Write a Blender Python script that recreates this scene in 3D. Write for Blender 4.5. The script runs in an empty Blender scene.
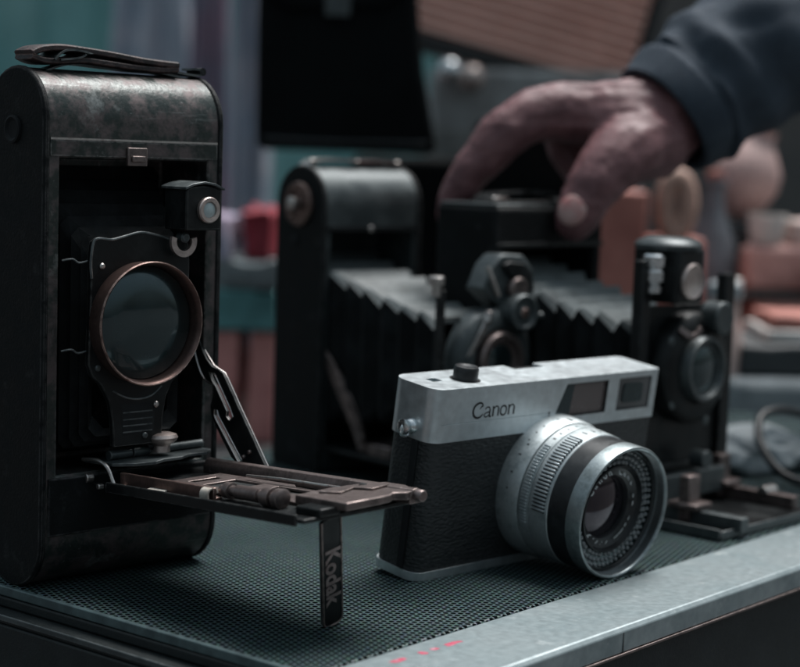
import bpy, bmesh, math, random
from mathutils import Vector, Matrix, noise
from math import sin, cos, pi, radians as R
random.seed(7)
S = 0.001                      # everything is authored in millimetres
SC = bpy.context.scene
COL = SC.collection

# ------------------------------------------------------------------ camera, sky, sun, exposure
cam = bpy.data.cameras.new('camera')
camo = bpy.data.objects.new('camera', cam); COL.objects.link(camo)
cam.sensor_width = 36; cam.lens = 1743.1 / 800 * 36
cam.clip_start = 0.02; cam.clip_end = 200
camo.matrix_world = Matrix.Translation((0, 0, .167)) @ Matrix.Rotation(R(90 - 5.85), 4, 'X') @ Matrix.Rotation(R(1.83), 4, 'Z')
cam.dof.use_dof = True; cam.dof.focus_distance = .648; cam.dof.aperture_fstop = 7.8
SC.camera = camo

SUN_EL, SUN_AZ = R(68), R(38)     # azimuth measured from +Y (away from the camera) towards +X
W = bpy.data.worlds.new('World'); SC.world = W; W.use_nodes = True
nt = W.node_tree
bgn = nt.nodes['Background']; bgn.inputs['Strength'].default_value = .052
sky = nt.nodes.new('ShaderNodeTexSky'); sky.sky_type = 'NISHITA'; sky.sun_disc = False
sky.sun_elevation = SUN_EL; sky.sun_rotation = SUN_AZ; sky.dust_density = 3.0; sky.air_density = 1.0
hs = nt.nodes.new('ShaderNodeHueSaturation'); hs.inputs['Saturation'].default_value = .42
hs.inputs['Hue'].default_value = .47
nt.links.new(sky.outputs[0], hs.inputs['Color'])
# overcast luminance distribution: the zenith three times as bright as the horizon
wtc = nt.nodes.new('ShaderNodeTexCoord'); wsx = nt.nodes.new('ShaderNodeSeparateXYZ'); nt.links.new(wtc.outputs['Generated'], wsx.inputs[0])
wmr = nt.nodes.new('ShaderNodeMapRange'); wmr.inputs[1].default_value = 0; wmr.inputs[2].default_value = 1; wmr.inputs[3].default_value = .30; wmr.inputs[4].default_value = 1.5
nt.links.new(wsx.outputs[2], wmr.inputs[0])
wmx = nt.nodes.new('ShaderNodeMix'); wmx.data_type = 'RGBA'; wmx.blend_type = 'MULTIPLY'; wmx.inputs[0].default_value = 1
wt = nt.nodes.new('ShaderNodeMix'); wt.data_type = 'RGBA'; wt.blend_type = 'MULTIPLY'; wt.inputs[0].default_value = 1; wt.inputs[7].default_value = (.93, 1.015, 1.03, 1)
nt.links.new(hs.outputs[0], wt.inputs[6]); nt.links.new(wt.outputs[2], wmx.inputs[6]); nt.links.new(wmr.outputs[0], wmx.inputs[7]); nt.links.new(wmx.outputs[2], bgn.inputs['Color'])
sl = bpy.data.lights.new('sun', 'SUN'); sl.energy = 1.9; sl.angle = R(32); sl.color = (1, .975, .955)
so = bpy.data.objects.new('sun', sl); COL.objects.link(so)
sd = Vector((sin(SUN_AZ) * cos(SUN_EL), cos(SUN_AZ) * cos(SUN_EL), sin(SUN_EL)))
so.rotation_euler = sd.to_track_quat('Z', 'Y').to_euler()
SC.view_settings.view_transform = 'Standard'; SC.view_settings.look = 'None'
SC.view_settings.exposure = 1.25; SC.view_settings.gamma = 1

# ------------------------------------------------------------------ materials
def nd(nt, t, **kw):
    n = nt.nodes.new(t)
    for k, v in kw.items():
        if hasattr(n, k): setattr(n, k, v)
        else: n.inputs[k].default_value = v
    return n
def c4(c): return (c[0], c[1], c[2], 1)
def mat(name, col, rough=.5, metal=0., col2=None, ns=60, th=(.45, .62), rough2=None, metal2=None, bump=0, bs=900,
        spec=.5, coat=0, edge=None, edge_r=.5, fine=None, stretch=None, bkind='noise'):
    """Base colour broken up by a second colour (wear/dirt patches), fine roughness noise, optional worn bright edges."""
    m = bpy.data.materials.new(name); m.use_nodes = True
    nt = m.node_tree; L = nt.links; b = nt.nodes['Principled BSDF']
    b.inputs['Specular IOR Level'].default_value = spec
    b.inputs['Coat Weight'].default_value = coat
    tc = nd(nt, 'ShaderNodeTexCoord'); vec = tc.outputs['Object']
    if stretch:
        mp = nd(nt, 'ShaderNodeMapping'); mp.inputs['Scale'].default_value = stretch
        L.new(vec, mp.inputs[0]); vec = mp.outputs[0]
    col2 = col2 or tuple(x * .7 for x in col)
    n1 = nd(nt, 'ShaderNodeTexNoise', Scale=ns, Detail=7, Roughness=.65); L.new(vec, n1.inputs['Vector'])
    mr = nd(nt, 'ShaderNodeMapRange'); mr.inputs[1].default_value, mr.inputs[2].default_value = th
    L.new(n1.outputs['Fac'], mr.inputs[0])
    mx = nd(nt, 'ShaderNodeMix', data_type='RGBA'); mx.inputs[6].default_value = c4(col); mx.inputs[7].default_value = c4(col2)
    L.new(mr.outputs[0], mx.inputs[0])
    n2 = nd(nt, 'ShaderNodeTexNoise', Scale=ns * 9, Detail=4); L.new(vec, n2.inputs['Vector'])
    mv = nd(nt, 'ShaderNodeMapRange'); mv.inputs[3].default_value = .78; mv.inputs[4].default_value = 1.22
    L.new(n2.outputs['Fac'], mv.inputs[0])
    mm = nd(nt, 'ShaderNodeMix', data_type='RGBA', blend_type='MULTIPLY'); mm.inputs[0].default_value = 1
    L.new(mx.outputs[2], mm.inputs[6]); L.new(mv.outputs[0], mm.inputs[7])
    colout = mm.outputs[2]
    r2 = rough if rough2 is None else rough2
    mrr = nd(nt, 'ShaderNodeMapRange'); mrr.inputs[3].default_value = rough; mrr.inputs[4].default_value = r2
    L.new(mr.outputs[0], mrr.inputs[0])
    ra = nd(nt, 'ShaderNodeMath', operation='MULTIPLY'); L.new(mrr.outputs[0], ra.inputs[0]); L.new(mv.outputs[0], ra.inputs[1])
    rout = ra.outputs[0]
    mrm = nd(nt, 'ShaderNodeMapRange'); mrm.inputs[3].default_value = metal; mrm.inputs[4].default_value = metal if metal2 is None else metal2
    L.new(mr.outputs[0], mrm.inputs[0]); mout = mrm.outputs[0]
    if edge:
        bv = nd(nt, 'ShaderNodeBevel', samples=4); bv.inputs['Radius'].default_value = edge_r * S
        ge = nd(nt, 'ShaderNodeNewGeometry')
        dp = nd(nt, 'ShaderNodeVectorMath', operation='DOT_PRODUCT'); L.new(bv.outputs[0], dp.inputs[0]); L.new(ge.outputs['Normal'], dp.inputs[1])
        n3 = nd(nt, 'ShaderNodeTexNoise', Scale=ns * 4, Detail=5); L.new(vec, n3.inputs['Vector'])
        me = nd(nt, 'ShaderNodeMapRange'); me.inputs[1].default_value = .995; me.inputs[2].default_value = .93; L.new(dp.outputs['Value'], me.inputs[0])
        mn = nd(nt, 'ShaderNodeMapRange'); mn.inputs[1].default_value = .38; mn.inputs[2].default_value = .55; L.new(n3.outputs['Fac'], mn.inputs[0])
        mu = nd(nt, 'ShaderNodeMath', operation='MULTIPLY'); L.new(me.outputs[0], mu.inputs[0]); L.new(mn.outputs[0], mu.inputs[1])
        me2 = nd(nt, 'ShaderNodeMix', data_type='RGBA'); L.new(mu.outputs[0], me2.inputs[0]); L.new(colout, me2.inputs[6]); me2.inputs[7].default_value = c4(edge)
        colout = me2.outputs[2]
    L.new(colout, b.inputs['Base Color']); L.new(rout, b.inputs['Roughness']); L.new(mout, b.inputs['Metallic'])
    if bump:
        if bkind == 'leather':
            v = nd(nt, 'ShaderNodeTexVoronoi', Scale=bs, feature='SMOOTH_F1'); L.new(vec, v.inputs['Vector']); h = v.outputs['Distance']
        else:
            v = nd(nt, 'ShaderNodeTexNoise', Scale=bs, Detail=4); L.new(vec, v.inputs['Vector']); h = v.outputs['Fac']
        bu = nd(nt, 'ShaderNodeBump', Strength=bump, Distance=.0004); L.new(h, bu.inputs['Height']); L.new(bu.outputs[0], b.inputs['Normal'])
    return m

def glass_mat(name, col, rough=.03, coatcol=None):
    m = bpy.data.materials.new(name); m.use_nodes = True; b = m.node_tree.nodes['Principled BSDF']
    b.inputs['Base Color'].default_value = c4(col); b.inputs['Roughness'].default_value = rough
    b.inputs['IOR'].default_value = 1.6; b.inputs['Coat Weight'].default_value = .6; b.inputs['Coat Roughness'].default_value = .02
    if coatcol: b.inputs['Coat Tint'].default_value = c4(coatcol); b.inputs['Specular Tint'].default_value = c4(coatcol)
    nt = m.node_tree; tc = nd(nt, 'ShaderNodeTexCoord'); n = nd(nt, 'ShaderNodeTexNoise', Scale=90, Detail=6)
    nt.links.new(tc.outputs['Object'], n.inputs['Vector'])
    mr = nd(nt, 'ShaderNodeMapRange'); mr.inputs[1].default_value = .4; mr.inputs[2].default_value = .75; mr.inputs[3].default_value = rough; mr.inputs[4].default_value = rough + .22
    nt.links.new(n.outputs['Fac'], mr.inputs[0]); nt.links.new(mr.outputs[0], b.inputs['Roughness'])
    return m

def grille_mat():
    m = bpy.data.materials.new('perforated_metal'); m.use_nodes = True; nt = m.node_tree; L = nt.links; b = nt.nodes['Principled BSDF']
    tc = nd(nt, 'ShaderNodeTexCoord'); mp = nd(nt, 'ShaderNodeMapping'); mp.inputs['Scale'].default_value = (1000 / 3.0, 1000 / 5.196, 0)
    mp.inputs['Rotation'].default_value = (0, 0, R(-9.46))
    L.new(tc.outputs['Object'], mp.inputs[0])
    ds = []
    for off in ((0, 0, 0), (.5, .5, 0)):
        a = nd(nt, 'ShaderNodeVectorMath', operation='ADD'); a.inputs[1].default_value = off; L.new(mp.outputs[0], a.inputs[0])
        f = nd(nt, 'ShaderNodeVectorMath', operation='FRACTION'); L.new(a.outputs[0], f.inputs[0])
        s = nd(nt, 'ShaderNodeVectorMath', operation='SUBTRACT'); s.inputs[1].default_value = (.5, .5, 0); L.new(f.outputs[0], s.inputs[0])
        k = nd(nt, 'ShaderNodeVectorMath', operation='MULTIPLY'); k.inputs[1].default_value = (3.0, 5.196, 0); L.new(s.outputs[0], k.inputs[0])
        l = nd(nt, 'ShaderNodeVectorMath', operation='LENGTH'); L.new(k.outputs[0], l.inputs[0]); ds.append(l.outputs['Value'])
    mi = nd(nt, 'ShaderNodeMath', operation='MINIMUM'); L.new(ds[0], mi.inputs[0]); L.new(ds[1], mi.inputs[1])
    ho = nd(nt, 'ShaderNodeMapRange', interpolation_type='SMOOTHSTEP'); ho.inputs[1].default_value = .98; ho.inputs[2].default_value = 1.22; L.new(mi.outputs[0], ho.inputs[0])
    n = nd(nt, 'ShaderNodeTexNoise', Scale=14, Detail=8, Roughness=.7); L.new(tc.outputs['Object'], n.inputs['Vector'])
    n2 = nd(nt, 'ShaderNodeTexNoise', Scale=700, Detail=3); L.new(tc.outputs['Object'], n2.inputs['Vector'])
    cr = nd(nt, 'ShaderNodeMapRange'); cr.inputs[1].default_value = .35; cr.inputs[2].default_value = .7; L.new(n.outputs['Fac'], cr.inputs[0])
    cm = nd(nt, 'ShaderNodeMix', data_type='RGBA'); cm.inputs[6].default_value = (.050, .092, .097, 1); cm.inputs[7].default_value = (.115, .170, .175, 1); L.new(cr.outputs[0], cm.inputs[0])
    mu = nd(nt, 'ShaderNodeMix', data_type='RGBA', blend_type='MULTIPLY'); mu.inputs[0].default_value = .8; L.new(cm.outputs[2], mu.inputs[6]); L.new(n2.outputs['Color'], mu.inputs[7])
    fm = nd(nt, 'ShaderNodeMix', data_type='RGBA'); L.new(ho.outputs[0], fm.inputs[0]); fm.inputs[6].default_value = (.003, .004, .0045, 1); L.new(mu.outputs[2], fm.inputs[7])
    L.new(fm.outputs[2], b.inputs['Base Color'])
    rr = nd(nt, 'ShaderNodeMapRange'); rr.inputs[3].default_value = .9; rr.inputs[4].default_value = .42; L.new(ho.outputs[0], rr.inputs[0]); L.new(rr.outputs[0], b.inputs['Roughness'])
    sp = nd(nt, 'ShaderNodeMapRange'); sp.inputs[3].default_value = 0; sp.inputs[4].default_value = .28; L.new(ho.outputs[0], sp.inputs[0]); L.new(sp.outputs[0], b.inputs['Specular IOR Level'])
    bu = nd(nt, 'ShaderNodeBump', Strength=.9, Distance=.0007); L.new(ho.outputs[0], bu.inputs['Height']); L.new(bu.outputs[0], b.inputs['Normal'])
    return m

M = {}
M['alu'] = mat('satin_chrome', (.60, .65, .67), .36, .85, (.54, .59, .61), ns=30, rough2=.42, bump=.05, bs=4000)
M['alu_dim'] = mat('dull_rim_chrome', (.30, .34, .35), .36, .85, (.15, .18, .185), ns=120, th=(.45, .66), rough2=.5, bump=.06, bs=2500)
M['alu_dull'] = mat('worn_chrome', (.47, .51, .52), .50, .8, (.28, .32, .33), ns=110, th=(.48, .66), rough2=.58, bump=.06, bs=2500)
M['chrome'] = mat('bright_chrome', (.68, .70, .71), .2, 1, (.5, .52, .53), ns=120, rough2=.35)
M['leatherette'] = mat('black_leatherette', (.016, .018, .019), .45, 0, (.024, .026, .027), ns=80, bump=1.0, bs=780, spec=.45, bkind='leather', stretch=(.55, 1, 1.25))
M['leather'] = mat('black_leather', (.0045, .0055, .006), .55, 0, (.009, .0105, .011), ns=40, rough2=.75, bump=.5, bs=900, spec=.12, edge=(.10, .10, .10), edge_r=1.0)
M['black'] = mat('black_enamel', (.005, .006, .0065), .34, 0, (.010, .012, .0125), ns=70, rough2=.55, spec=.25, bump=.03, edge=(.16, .16, .155), edge_r=.45)
M['blackmatt'] = mat('black_matt', (.010, .011, .012), .75, 0, (.016, .018, .019), ns=60, spec=.2)
M['blackring'] = mat('black_anodised', (.010, .011, .012), .32, 0, (.016, .018, .02), ns=200, rough2=.42, spec=.45)
M['wornmetal'] = mat('worn_black_plate', (.024, .031, .029), .30, .4, (.098, .080, .080), ns=105, th=(.44, .60), rough2=.55, metal2=.7, bump=.35, bs=480, edge=(.26, .26, .25), edge_r=.8)
M['tealmetal'] = mat('dusty_black_plate', (.045, .055, .058), .36, .4, (.075, .088, .09), ns=70, rough2=.5, bump=.06, bs=500, edge=(.16, .17, .17), edge_r=.7)
M['copper'] = mat('aged_copper', (.165, .108, .096), .38, .85, (.085, .056, .05), ns=90, th=(.4, .65), rough2=.5, bump=.08, bs=900, edge=(.62, .46, .40), edge_r=.5)
M['bronze'] = mat('dark_bronze', (.200, .160, .153), .36, .85, (.085, .070, .067), ns=110, th=(.42, .62), rough2=.55, bump=.1, bs=900, edge=(.42, .34, .31), edge_r=.5)
M['nickel'] = mat('old_nickel', (.50, .47, .45), .3, .95, (.27, .23, .22), ns=180, th=(.48, .66), rough2=.45)
M['ivory'] = mat('ivory_plate', (.55, .52, .47), .45, .1, (.36, .32, .28), ns=150)
M['brownleather'] = mat('brown_strap_leather', (.012, .009, .010), .5, 0, (.042, .026, .026), ns=120, rough2=.65, bump=.5, bs=900, spec=.4, edge=(.15, .095, .085), edge_r=.6)
M['bellows'] = mat('black_bellows', (.006, .007, .0075), .7, 0, (.014, .016, .017), ns=50, spec=.12, bump=.2, bs=700)
M['dustbellows'] = mat('dusty_bellows', (.115, .133, .136), .55, 0, (.05, .058, .06), ns=55, th=(.45, .7), spec=.35, bump=.3, bs=600, edge=(.30, .33, .33), edge_r=.9)
M['glassdark'] = glass_mat('dark_glass', (.010, .014, .014), .14, (.75, .95, 1))
M['lensglass'] = glass_mat('coated_lens_glass', (.008, .008, .010), .02, (.9, .78, .86))
M['windowglass'] = glass_mat('grey_window_glass', (.085, .088, .09), .10)
M['windowpink'] = glass_mat('rose_window_glass', (.085, .068, .066), .16)
M['bead'] = glass_mat('cell_beads', (.12, .13, .135), .04)
M['darkline'] = mat('engraved_black', (.012, .013, .014), .6)
M['whiteink'] = mat('engraved_white', (.75, .78, .78), .5)
M['redink'] = mat('worn_red_ink', (.42, .045, .09), .55, 0, (.40, .20, .24), ns=500, th=(.5, .6))
M['grille'] = grille_mat()
M['trim'] = mat('brushed_trim', (.28, .325, .335), .36, .35, (.15, .19, .20), ns=34, th=(.38, .66), rough2=.55, bump=.06, bs=600, edge=(.45, .49, .49), edge_r=.5)
def add_scratches(m, amount, col):
    nt = m.node_tree; L = nt.links; b = nt.nodes['Principled BSDF']; src = b.inputs['Base Color'].links[0].from_socket
    tc = nd(nt, 'ShaderNodeTexCoord'); last = src
    for sc_, rot, lo in (((9, 420, 60), .35, .64), ((300, 14, 60), -.5, .66), ((70, 70, 70), 0, .60), ((330, 330, 330), 0, .63)):
        mp = nd(nt, 'ShaderNodeMapping'); mp.inputs['Scale'].default_value = sc_; mp.inputs['Rotation'].default_value = (0, 0, rot); L.new(tc.outputs['Object'], mp.inputs[0])
        n = nd(nt, 'ShaderNodeTexNoise', Scale=1, Detail=5, Roughness=.7); L.new(mp.outputs[0], n.inputs['Vector'])
        r = nd(nt, 'ShaderNodeMapRange'); r.inputs[1].default_value = lo; r.inputs[2].default_value = lo + .12; r.inputs[4].default_value = amount; L.new(n.outputs['Fac'], r.inputs[0])
        mx = nd(nt, 'ShaderNodeMix', data_type='RGBA'); L.new(r.outputs[0], mx.inputs[0]); L.new(last, mx.inputs[6]); mx.inputs[7].default_value = c4(col); last = mx.outputs[2]
    L.new(last, b.inputs['Base Color'])
add_scratches(M['trim'], .7, (.44, .47, .47))
add_scratches(M['wornmetal'], .75, (.20, .21, .205))
add_scratches(M['leather'], .35, (.05, .052, .052))
add_scratches(M['bronze'], .6, (.36, .31, .30))
add_scratches(M['copper'], .4, (.05, .037, .034))
M['tealedge'] = mat('teal_grey_edging', (.075, .115, .12), .45, .2, (.045, .07, .075), ns=90)
M['cabinet'] = mat('black_vinyl_cabinet', (.007, .011, .012), .55, 0, (.011, .016, .017), ns=60, bump=.35, bs=1200, spec=.4)
M['tablecloth'] = mat('dark_table_board', (.025, .026, .028), .8, 0, (.035, .034, .034), ns=12)
M['ground'] = mat('asphalt', (.045, .045, .047), .9, 0, (.06, .06, .06), ns=20)
M['skin'] = mat('dark_skin', (.205, .100, .106), .46, 0, (.110, .049, .054), ns=55, th=(.38, .62), rough2=.6, bump=.7, bs=330, spec=.4)
M['skin'].node_tree.nodes['Principled BSDF'].inputs['Subsurface Weight'].default_value = .12
M['skin'].node_tree.nodes['Principled BSDF'].inputs['Subsurface Radius'].default_value = (.004, .0015, .001)
M['nail'] = mat('finger_nail', (.44, .29, .27), .35, 0, (.42, .13, .13), ns=60, th=(.50, .64), spec=.5)
M['jacket'] = mat('navy_jacket_cloth', (.036, .048, .064), .8, 0, (.050, .064, .082), ns=40, bump=.6, bs=1500, spec=.2)

# ------------------------------------------------------------------ mesh helpers (bm in mm)
def box(bm, x0, x1, y0, y1, z0, z1, mx=None):
    v = [bm.verts.new(p) for p in ((x0, y0, z0), (x1, y0, z0), (x1, y1, z0), (x0, y1, z0), (x0, y0, z1), (x1, y0, z1), (x1, y1, z1), (x0, y1, z1))]
    for f in ((3, 2, 1, 0), (4, 5, 6, 7), (0, 1, 5, 4), (1, 2, 6, 5), (2, 3, 7, 6), (3, 0, 4, 7)): bm.faces.new([v[i] for i in f])
    if mx is not None: bmesh.ops.transform(bm, matrix=mx, verts=v)
    return v
def axes(d):
    d = Vector(d).normalized(); u = d.orthogonal().normalized()
    for c in (Vector((0, 0, 1)), Vector((0, 1, 0))):
        if abs(d.dot(c)) < .9: u = (c - d * d.dot(c)).normalized(); break
    return d, u, u.cross(d)
def lathe(bm, prof, o, ax, n=64, cap0=True, cap1=True, a0=0, a1=2 * pi):
    d, u, w = axes(ax); o = Vector(o); full = abs(a1 - a0 - 2 * pi) < 1e-6
    rings = []
    for s, r in prof:
        ring = []
        if r < 1e-6: ring = [bm.verts.new(o + d * s)]
        else:
            for i in range(n if full else n + 1):
                t = a0 + (a1 - a0) * i / n
                ring.append(bm.verts.new(o + d * s + (u * cos(t) + w * sin(t)) * r))
        rings.append(ring)
    for A, B in zip(rings, rings[1:]):
        m = max(len(A), len(B)); k = m if full else m - 1
        if m == 1: continue
        for i in range(k):
            j = (i + 1) % m
            q = [A[i % len(A)], A[j % len(A)], B[j % len(B)], B[i % len(B)]]
            q2 = []
            for v in q:
                if v not in q2: q2.append(v)
            if len(q2) > 2: bm.faces.new(q2)
    if full:
        if cap0 and len(rings[0]) > 1: bm.faces.new(rings[0])
        if cap1 and len(rings[-1]) > 1: bm.faces.new(rings[-1])
def cyl(bm, p0, p1, r0, r1=None, n=32):
    p0 = Vector(p0); d = Vector(p1) - p0; lathe(bm, [(0, r0), (d.length, r0 if r1 is None else r1)], p0, d, n)
def smoothpts(pts, k=6):
    """Catmull-Rom through points (tuples of any length)."""
    P = [Vector(p) for p in pts]; out = []
    for i in range(len(P) - 1):
        a, b, c, d = P[max(i - 1, 0)], P[i], P[i + 1], P[min(i + 2, len(P) - 1)]
        for q in range(k):
            t = q / k
            out.append(.5 * ((2 * b) + (c - a) * t + (2 * a - 5 * b + 4 * c - d) * t * t + (3 * b - a - 3 * c + d) * t ** 3))
    out.append(P[-1]); return out
def sweep(bm, pts, sec, closed=False, up=None):
    """Sweep a 2D section (list of (a,b) or function of t) along points, fixed-up frames."""
    P = [Vector(p) for p in pts]; n = len(P); rings = []; pu = Vector(up) if up is not None else None
    for i, p in enumerate(P):
        t = (P[(i + 1) % n] - P[i - 1]) if closed else (P[min(i + 1, n - 1)] - P[max(i - 1, 0)])
        t.normalize()
        if pu is None: pu = t.orthogonal()
        base = Vector(up) if up is not None else pu
        u = (base - t * base.dot(t))
        u = u.normalized() if u.length > 1e-5 else t.orthogonal().normalized()
        pu = u; w = t.cross(u)
        sc = sec(i / (n - 1)) if callable(sec) else sec
        rings.append([bm.verts.new(p + w * a + u * b) for a, b in sc])
    k = len(rings[0])
    for i in range(n if closed else n - 1):
        A, B = rings[i], rings[(i + 1) % n]
        for j in range(k): bm.faces.new((A[j], A[(j + 1) % k], B[(j + 1) % k], B[j]))
    if not closed: bm.faces.new(rings[0][::-1]); bm.faces.new(rings[-1])
def circ(r, n=12): return [(r * cos(2 * pi * i / n), r * sin(2 * pi * i / n)) for i in range(n)]
def rect(w, h): return [(-w / 2, -h / 2), (w / 2, -h / 2), (w / 2, h / 2), (-w / 2, h / 2)]
def tube(bm, pts, r, n=12, closed=False, k=0):
    sweep(bm, smoothpts(pts, k) if k else pts, circ(r, n), closed)
def prism(bm, outer, y0, y1, holes=(), mx=None):
    """Polygon in local XZ (with holes) extruded along Y."""
    ed = []; vs = []
    for lp in [outer] + list(holes):
        v = [bm.verts.new((p[0], y0, p[1])) for p in lp]; vs += v
        ed += [bm.edges.new((v[i], v[(i + 1) % len(v)])) for i in range(len(v))]
    r = bmesh.ops.triangle_fill(bm, edges=ed, use_beauty=True)
    fs = [g for g in r['geom'] if isinstance(g, bmesh.types.BMFace)]
    ex = bmesh.ops.extrude_face_region(bm, geom=fs)
    nv = [g for g in ex['geom'] if isinstance(g, bmesh.types.BMVert)]
    for v in nv: v.co.y = y1
    if mx is not None: bmesh.ops.transform(bm, matrix=mx, verts=list(set(vs + nv)))
def rrect(x0, x1, z0, z1, r, n=6):
    out = []
    for cx, cz, a in ((x1 - r, z1 - r, 0), (x0 + r, z1 - r, 90), (x0 + r, z0 + r, 180), (x1 - r, z0 + r, 270)):
        for i in range(n + 1): t = R(a + 90 * i / n); out.append((cx + r * cos(t), cz + r * sin(t)))
    return out
def link(name, me, parent=None, m=None):
    o = bpy.data.objects.new(name, me); COL.objects.link(o)
    if parent: o.parent = parent
    if m: me.materials.append(M[m] if isinstance(m, str) else m)
    return o
def build(name, bm, m, parent=None, bev=0, seg=2, ang=38, smooth=True, matrix=None):
    if matrix is not None: bmesh.ops.transform(bm, matrix=matrix, verts=bm.verts)
    bmesh.ops.recalc_face_normals(bm, faces=bm.faces)
    bmesh.ops.scale(bm, vec=(S, S, S), verts=bm.verts)
    me = bpy.data.meshes.new(name); bm.to_mesh(me); bm.free()
    if smooth:
        for p in me.polygons: p.use_smooth = True
        me.set_sharp_from_angle(angle=R(ang))
    o = link(name, me, parent, m)
    if bev:
        b = o.modifiers.new('bevel', 'BEVEL'); b.width = bev * S; b.segments = seg; b.limit_method = 'ANGLE'; b.angle_limit = R(ang)
        b.harden_normals = False
    return o
def NB(): return bmesh.new()
def cut(o, cutters):
    """Apply boolean differences now; the cutters are deleted again."""
    for bmc in cutters:
        bmesh.ops.recalc_face_normals(bmc, faces=bmc.faces)
        bmesh.ops.scale(bmc, vec=(S, S, S), verts=bmc.verts)
        mc = bpy.data.meshes.new('cut'); bmc.to_mesh(mc); bmc.free()
        co = bpy.data.objects.new('cut', mc); COL.objects.link(co); co.matrix_world = o.matrix_world
        b = o.modifiers.new('b', 'BOOLEAN'); b.operation = 'DIFFERENCE'; b.object = co; b.solver = 'EXACT'
        # evaluate in the same local space
        pm = o.parent; o.parent = None; o.matrix_world = Matrix(); co.matrix_world = Matrix()
        bv = [m for m in o.modifiers if m.type == 'BEVEL']
        for m in bv: m.show_viewport = False
        dg = bpy.context.evaluated_depsgraph_get(); dg.update()
        me = bpy.data.meshes.new_from_object(o.evaluated_get(dg))
        o.modifiers.remove(b); old = o.data; o.data = me
        for m in bv: m.show_viewport = True
        o.parent = pm; o.matrix_parent_inverse = Matrix()
        bpy.data.objects.remove(co)
    for p in o.data.polygons: p.use_smooth = True
    o.data.set_sharp_from_angle(angle=R(38))
def text_into(bm, s, size, mx, depth=.15, bold=0., spacing=1.0):
    cu = bpy.data.curves.new('t', 'FONT'); cu.body = s; cu.size = size; cu.extrude = depth; cu.offset = bold; cu.align_x = 'CENTER'; cu.align_y = 'CENTER'; cu.space_character = spacing
    cu.resolution_u = 4
    o = bpy.data.objects.new('t', cu); COL.objects.link(o)
    dg = bpy.context.evaluated_depsgraph_get(); dg.update()
    me = bpy.data.meshes.new_from_object(o.evaluated_get(dg)); me.transform(mx); bm.from_mesh(me)
    bpy.data.objects.remove(o); bpy.data.meshes.remove(me); bpy.data.curves.remove(cu)
def thing(name, label, cat, loc=(0, 0, 0), rot=(0, 0, 0), group=None):
    o = bpy.data.objects.new(name, None); COL.objects.link(o); o.empty_display_size = .02
    o.location = Vector(loc) * S; o.rotation_euler = rot
    o['label'] = label; o['category'] = cat
    if group: o['group'] = group
    return o
def tag(o, label, cat, group=None):
    o['label'] = label; o['category'] = cat
    if group: o['group'] = group
    return o
def put(o, loc, rz=0):
    o.location = Vector(loc) * S; o.rotation_euler = (0, 0, rz); return o

# ------------------------------------------------------------------ setting
bm = NB(); box(bm, -60000, 60000, -60000, 60000, -820, -800); g = build('ground', bm, 'ground', smooth=False); g['kind'] = 'structure'

def wavy_wall(name, x0, x1, y, z1, pitch, amp, m):
    bm = NB(); n = int((x1 - x0) / pitch * 8); top = []; bot = []; tb = []; bb = []
    for i in range(n + 1):
        x = x0 + (x1 - x0) * i / n; ph = (i % 8) / 8
        d = amp * (1 if ph < .375 else (1 - (ph - .375) / .125 if ph < .5 else (0 if ph < .875 else (ph - .875) / .125)))
        for L, z, dd in ((top, z1, -d), (bot, -800, -d), (tb, z1, 30), (bb, -800, 30)): L.append(bm.verts.new((x, y + dd, z)))
    for i in range(n):
        bm.faces.new((bot[i], bot[i + 1], top[i + 1], top[i])); bm.faces.new((bb[i + 1], bb[i], tb[i], tb[i + 1])); bm.faces.new((top[i], top[i + 1], tb[i + 1], tb[i]))
    return build(name, bm, m)
M['tealpaint'] = mat('teal_paint', (.165, .37, .37), .5, 0, (.23, .44, .43), ns=4, bump=.05, bs=60)
M['darkwallpaint'] = mat('dark_grey_plaster', (.085, .083, .080), .85, 0, (.13, .115, .108), ns=5, bump=.2, bs=40)
tag(wavy_wall('corrugated_wall', -2600, 150, 3400, 2400, 190, 28, M['tealpaint']), 'teal ribbed metal wall far behind the cameras', 'wall')
bm = NB(); box(bm, 152, 3200, 3300, 3420, -800, 2400)
tag(build('plaster_wall', bm, 'darkwallpaint', bev=8), 'dark grey wall far behind the hand', 'wall')

# stall table carrying the speaker cabinet and the goods behind
t = thing('stall_table', 'dark stall table under the perforated case and the goods behind it', 'table', (250, 1400, -800))
bm = NB(); box(bm, -1100, 1100, -1050, 900, 690, 730); build('tabletop', bm, 'tablecloth', t, bev=3)
for x in (-1040, 1040):
    for y in (-990, 840):
        bm = NB(); box(bm, x - 25, x + 25, y - 25, y + 25, 0, 690); build('leg', bm, 'blackmatt', t, bev=2)

# speaker case: local X runs along the metal trim (to the back right), local Y to the back left
AE = R(50.54)
A0, A1, NB0, NB1 = 404, 1060, 326, 668      # extents along X and Y in mm, from the world origin
case = thing('speaker_case', 'black case with perforated metal top and pale scratched metal trim along its front edge', 'speaker case', (0, 0, 0), (0, 0, AE))
bm = NB(); box(bm, A0 + 2.6, A1, NB0 + 40.4, NB1, -3.5, 0); build('perforated_top', bm, 'grille', case, bev=.8)
bm = NB()
sec = [(NB0, -9.4), (NB0 - .2, -1.6), (NB0 + 1.4, 0), (NB0 + 39.2, 0), (NB0 + 40, -.8), (NB0 + 40, -3), (NB0 + 2.4, -3), (NB0 + 2.4, -9.4)]
va = [bm.verts.new((A0 - 8, y, z)) for y, z in sec]; vb = [bm.verts.new((A1, y, z)) for y, z in sec]
for i in range(len(sec)): j = (i + 1) % len(sec); bm.faces.new((va[i], va[j], vb[j], vb[i]))
bm.faces.new(va); bm.faces.new(vb[::-1])
trim = build('metal_trim', bm, 'trim', case, bev=.5)
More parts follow.
